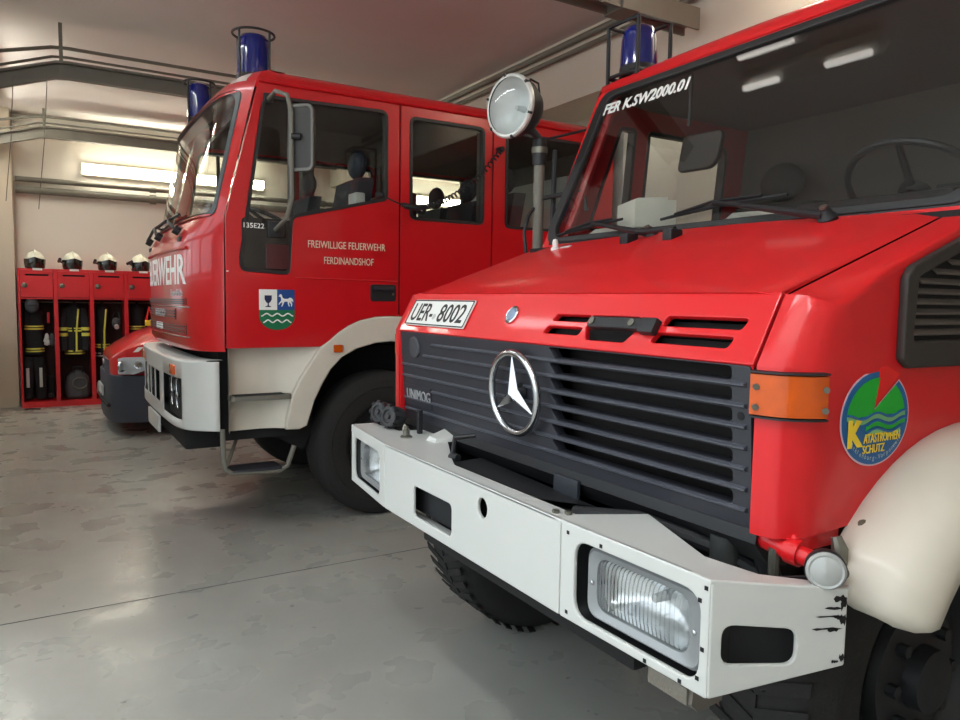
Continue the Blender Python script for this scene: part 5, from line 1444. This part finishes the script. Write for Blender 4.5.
# search light on its mast beside the pillar
mast = MB().tube([(2.24, 3.12, 1.60), (2.24, 3.12, 2.24)], .028, 16).build('spotlight_mast', PAINTSTEEL, U)
MB().cyl((2.24, 3.12, 2.20), (2.24, 3.12, 2.33), .036, None, 16).build('mast_clamp', BLACK, mast)
MB().cyl((2.24, 3.12, 2.26), (2.24, 3.12, 2.29), .042, None, 16).build('clamp_collar', STEEL, mast)
MB().tube([(2.30, 3.08, 1.70), (2.31, 3.08, 2.28)], .013, 8).build('side_rod', BLACK, mast)
MB().tube([(2.24, 3.12, 2.03), (2.36, 2.93, 2.06)], .012, 8).build('stay_bar', BLACK, mast)
MB().tube([(2.24, 3.12, 2.325), (2.50, 2.95, 2.40), (2.62, 2.93, 2.43)], .007, 6).build('upper_stay', BLACK, mast)
lp = [(2.24 - .03, 3.12, 1.98), (2.17, 3.11, 1.94), (2.14, 3.1, 1.85), (2.155, 3.1, 1.74), (2.20, 3.11, 1.70)]
MB().tube(lp, .009, 8).build('cable_loop', BLACK, mast)
sa = V((-1.0, -.22, -.02)).normalized(); sc_ = V((2.075, 3.13, 2.475))
sp = MB().lathe(sc_, sa, [(0, -.15), (.06, -.145), (.11, -.11), (.142, -.05), (.152, .0), (.156, .012), (.152, .022)], 40).build('spotlight', BLACK, U)
MB().lathe(sc_, sa, [(.157, .008), (.158, .024), (.150, .032), (.140, .030)], 40).build('spotlight_rim', mat('pale_rim', srgb(205, 205, 200), .35, metal=.4), sp)
MB().lathe(sc_, sa, [(.142, .020), (.125, -.03), (.08, -.075), (.03, -.09), (.0, -.092)], 36).build('reflector', mat('satin_reflector', srgb(206, 209, 207), .38), sp)
MB().cyl(sc_ - sa * .09, sc_ - sa * .03, .016, .012, 12).build('bulb', SILV, sp)
MB().lathe(sc_, sa, [(.143, .022), (.10, .034), (.05, .040), (0, .042)], 36).build('lens', LENS, sp)
p = sa.orthogonal().normalized(); q = sa.cross(p)
for k in range(6):
    t = 2 * PI * k / 6 + .4
    b = MB(); b.obox(sc_ + sa * .026 + (p * math.cos(t) + q * math.sin(t)) * .154, (p * math.cos(t) + q * math.sin(t)) * .007, (q * math.cos(t) - p * math.sin(t)) * .006, sa * .010)
    b.build('rim_clip', BLACK, sp)
MB().tube([sc_ - sa * .10 + V((0, 0, .10)), sc_ - sa * .13 + V((0, 0, .16)), sc_ - sa * .19 + V((0, 0, .15)), sc_ - sa * .20 + V((0, 0, .10))], .006, 6).build('tilt_handle', BLACK, sp)
MB().tube([sc_ - sa * .11 + V((0, 0, -.02)), sc_ - sa * .20 + V((0, -.01, -.01))], .006, 6).build('switch_lever', BLACK, sp)
MB().tube([(2.24, 3.12, 2.33), (2.20, 3.125, 2.37), sc_ - sa * .08 + V((0, 0, -.10))], .02, 10).build('spotlight_neck', BLACK, sp)
# roof beacon in a square guard
beacon(U, 2.57, 2.76, 2.60, .255, .105, .098, True)
# rear wheels, box
wheel(U, 2.02, UC - 1.01, .50, .50, .31, -1, 46, BLACK)
wheel(U, 1.98, UC + .90, .495, .495, .30, 1, 46, BLACK)
wheel(U, 5.3, UC - 1.03, .50, .50, .31, -1, 0, BLACK)
wheel(U, 5.3, UC + 1.03, .50, .50, .31, 1, 0, BLACK)
MB().cyl((2.0, UC - .8, .5), (2.0, UC + .8, .5), .10, None, 14).build('axle', DARK, U)
MB().cyl((5.3, UC - .8, .5), (5.3, UC + .8, .5), .10, None, 14).build('axle', DARK, U)
bxo('chassis', 1.5, 6.4, UC - .42, UC + .42, .72, .98, DARK, U)
bxo('engine_block', 1.52, 2.08, UC - .55, UC + .55, .60, 1.45, DARK, U)
bxo('inner_fender', 1.52, 2.10, UC - .66, UC - .60, 1.0, 1.50, DARK, U)
bxo('inner_fender', 1.52, 2.10, UC + .60, UC + .66, 1.0, 1.50, DARK, U)
bd_ = bxo('equipment_body', 3.75, 6.6, UC - 1.05, UC + 1.05, 1.05, 2.45, RED_U, U, .03)
for sx in (3.85, 4.80, 5.75):
    bxo('roller_shutter', sx, sx + .80, UC - 1.062, UC - 1.05, 1.2, 2.3, ALU, bd_, .004)

# ------------------------------------------------------------------ loose things on the dashboard
bxr = thing('cardboard_box', 'white cardboard box lying on the dashboard behind the windscreen', 'box')
b = MB(); Rz = Matrix.Rotation(math.radians(-24), 3, 'Z')
b.obox((2.40, 2.50, 1.895), Rz @ V((.095, 0, 0)), Rz @ V((0, .125, 0)), V((0, 0, .062)))
b.build('box_body', CARD, bxr, bevel=.003)
b = MB(); b.obox((2.405, 2.505, 1.964), Rz @ V((.070, 0, .004)), Rz @ V((0, .085, 0)), V((0, 0, .008))); b.build('box_lid', PAPER, bxr, bevel=.002)
for lab, x, y, rz, w, h in (('white paper sheet on the dashboard below the middle of the windscreen', 2.26, 1.82, .2, .09, .05), ('white paper sheet on the dashboard left of the cardboard box', 2.25, 2.62, -.1, .12, .04)):
    b = MB(); Rz = Matrix.Rotation(rz, 3, 'Z'); b.obox((x, y, 1.822), Rz @ V((h, 0, .026)), Rz @ V((0, w, 0)), V((0, 0, .0012)))
    tag(b.build('paper_sheet', PAPER), lab, 'paper')

# move each Empty to the base of its thing without moving the parts
bpy.context.view_layer.update()
for o in [o for o in SC.objects if o.type == 'EMPTY' and o.parent is None]:
    pts_ = []
    for c in o.children_recursive:
        if c.type == 'MESH': pts_ += [c.matrix_world @ V(k) for k in c.bound_box]
    if not pts_: continue
    lo = V([min(p[i] for p in pts_) for i in range(3)]); hi = V([max(p[i] for p in pts_) for i in range(3)])
    base = V(((lo.x + hi.x) / 2, (lo.y + hi.y) / 2, lo.z))
    o.location = base
    for c in o.children:
        c.matrix_parent_inverse = Matrix.Translation(-base)
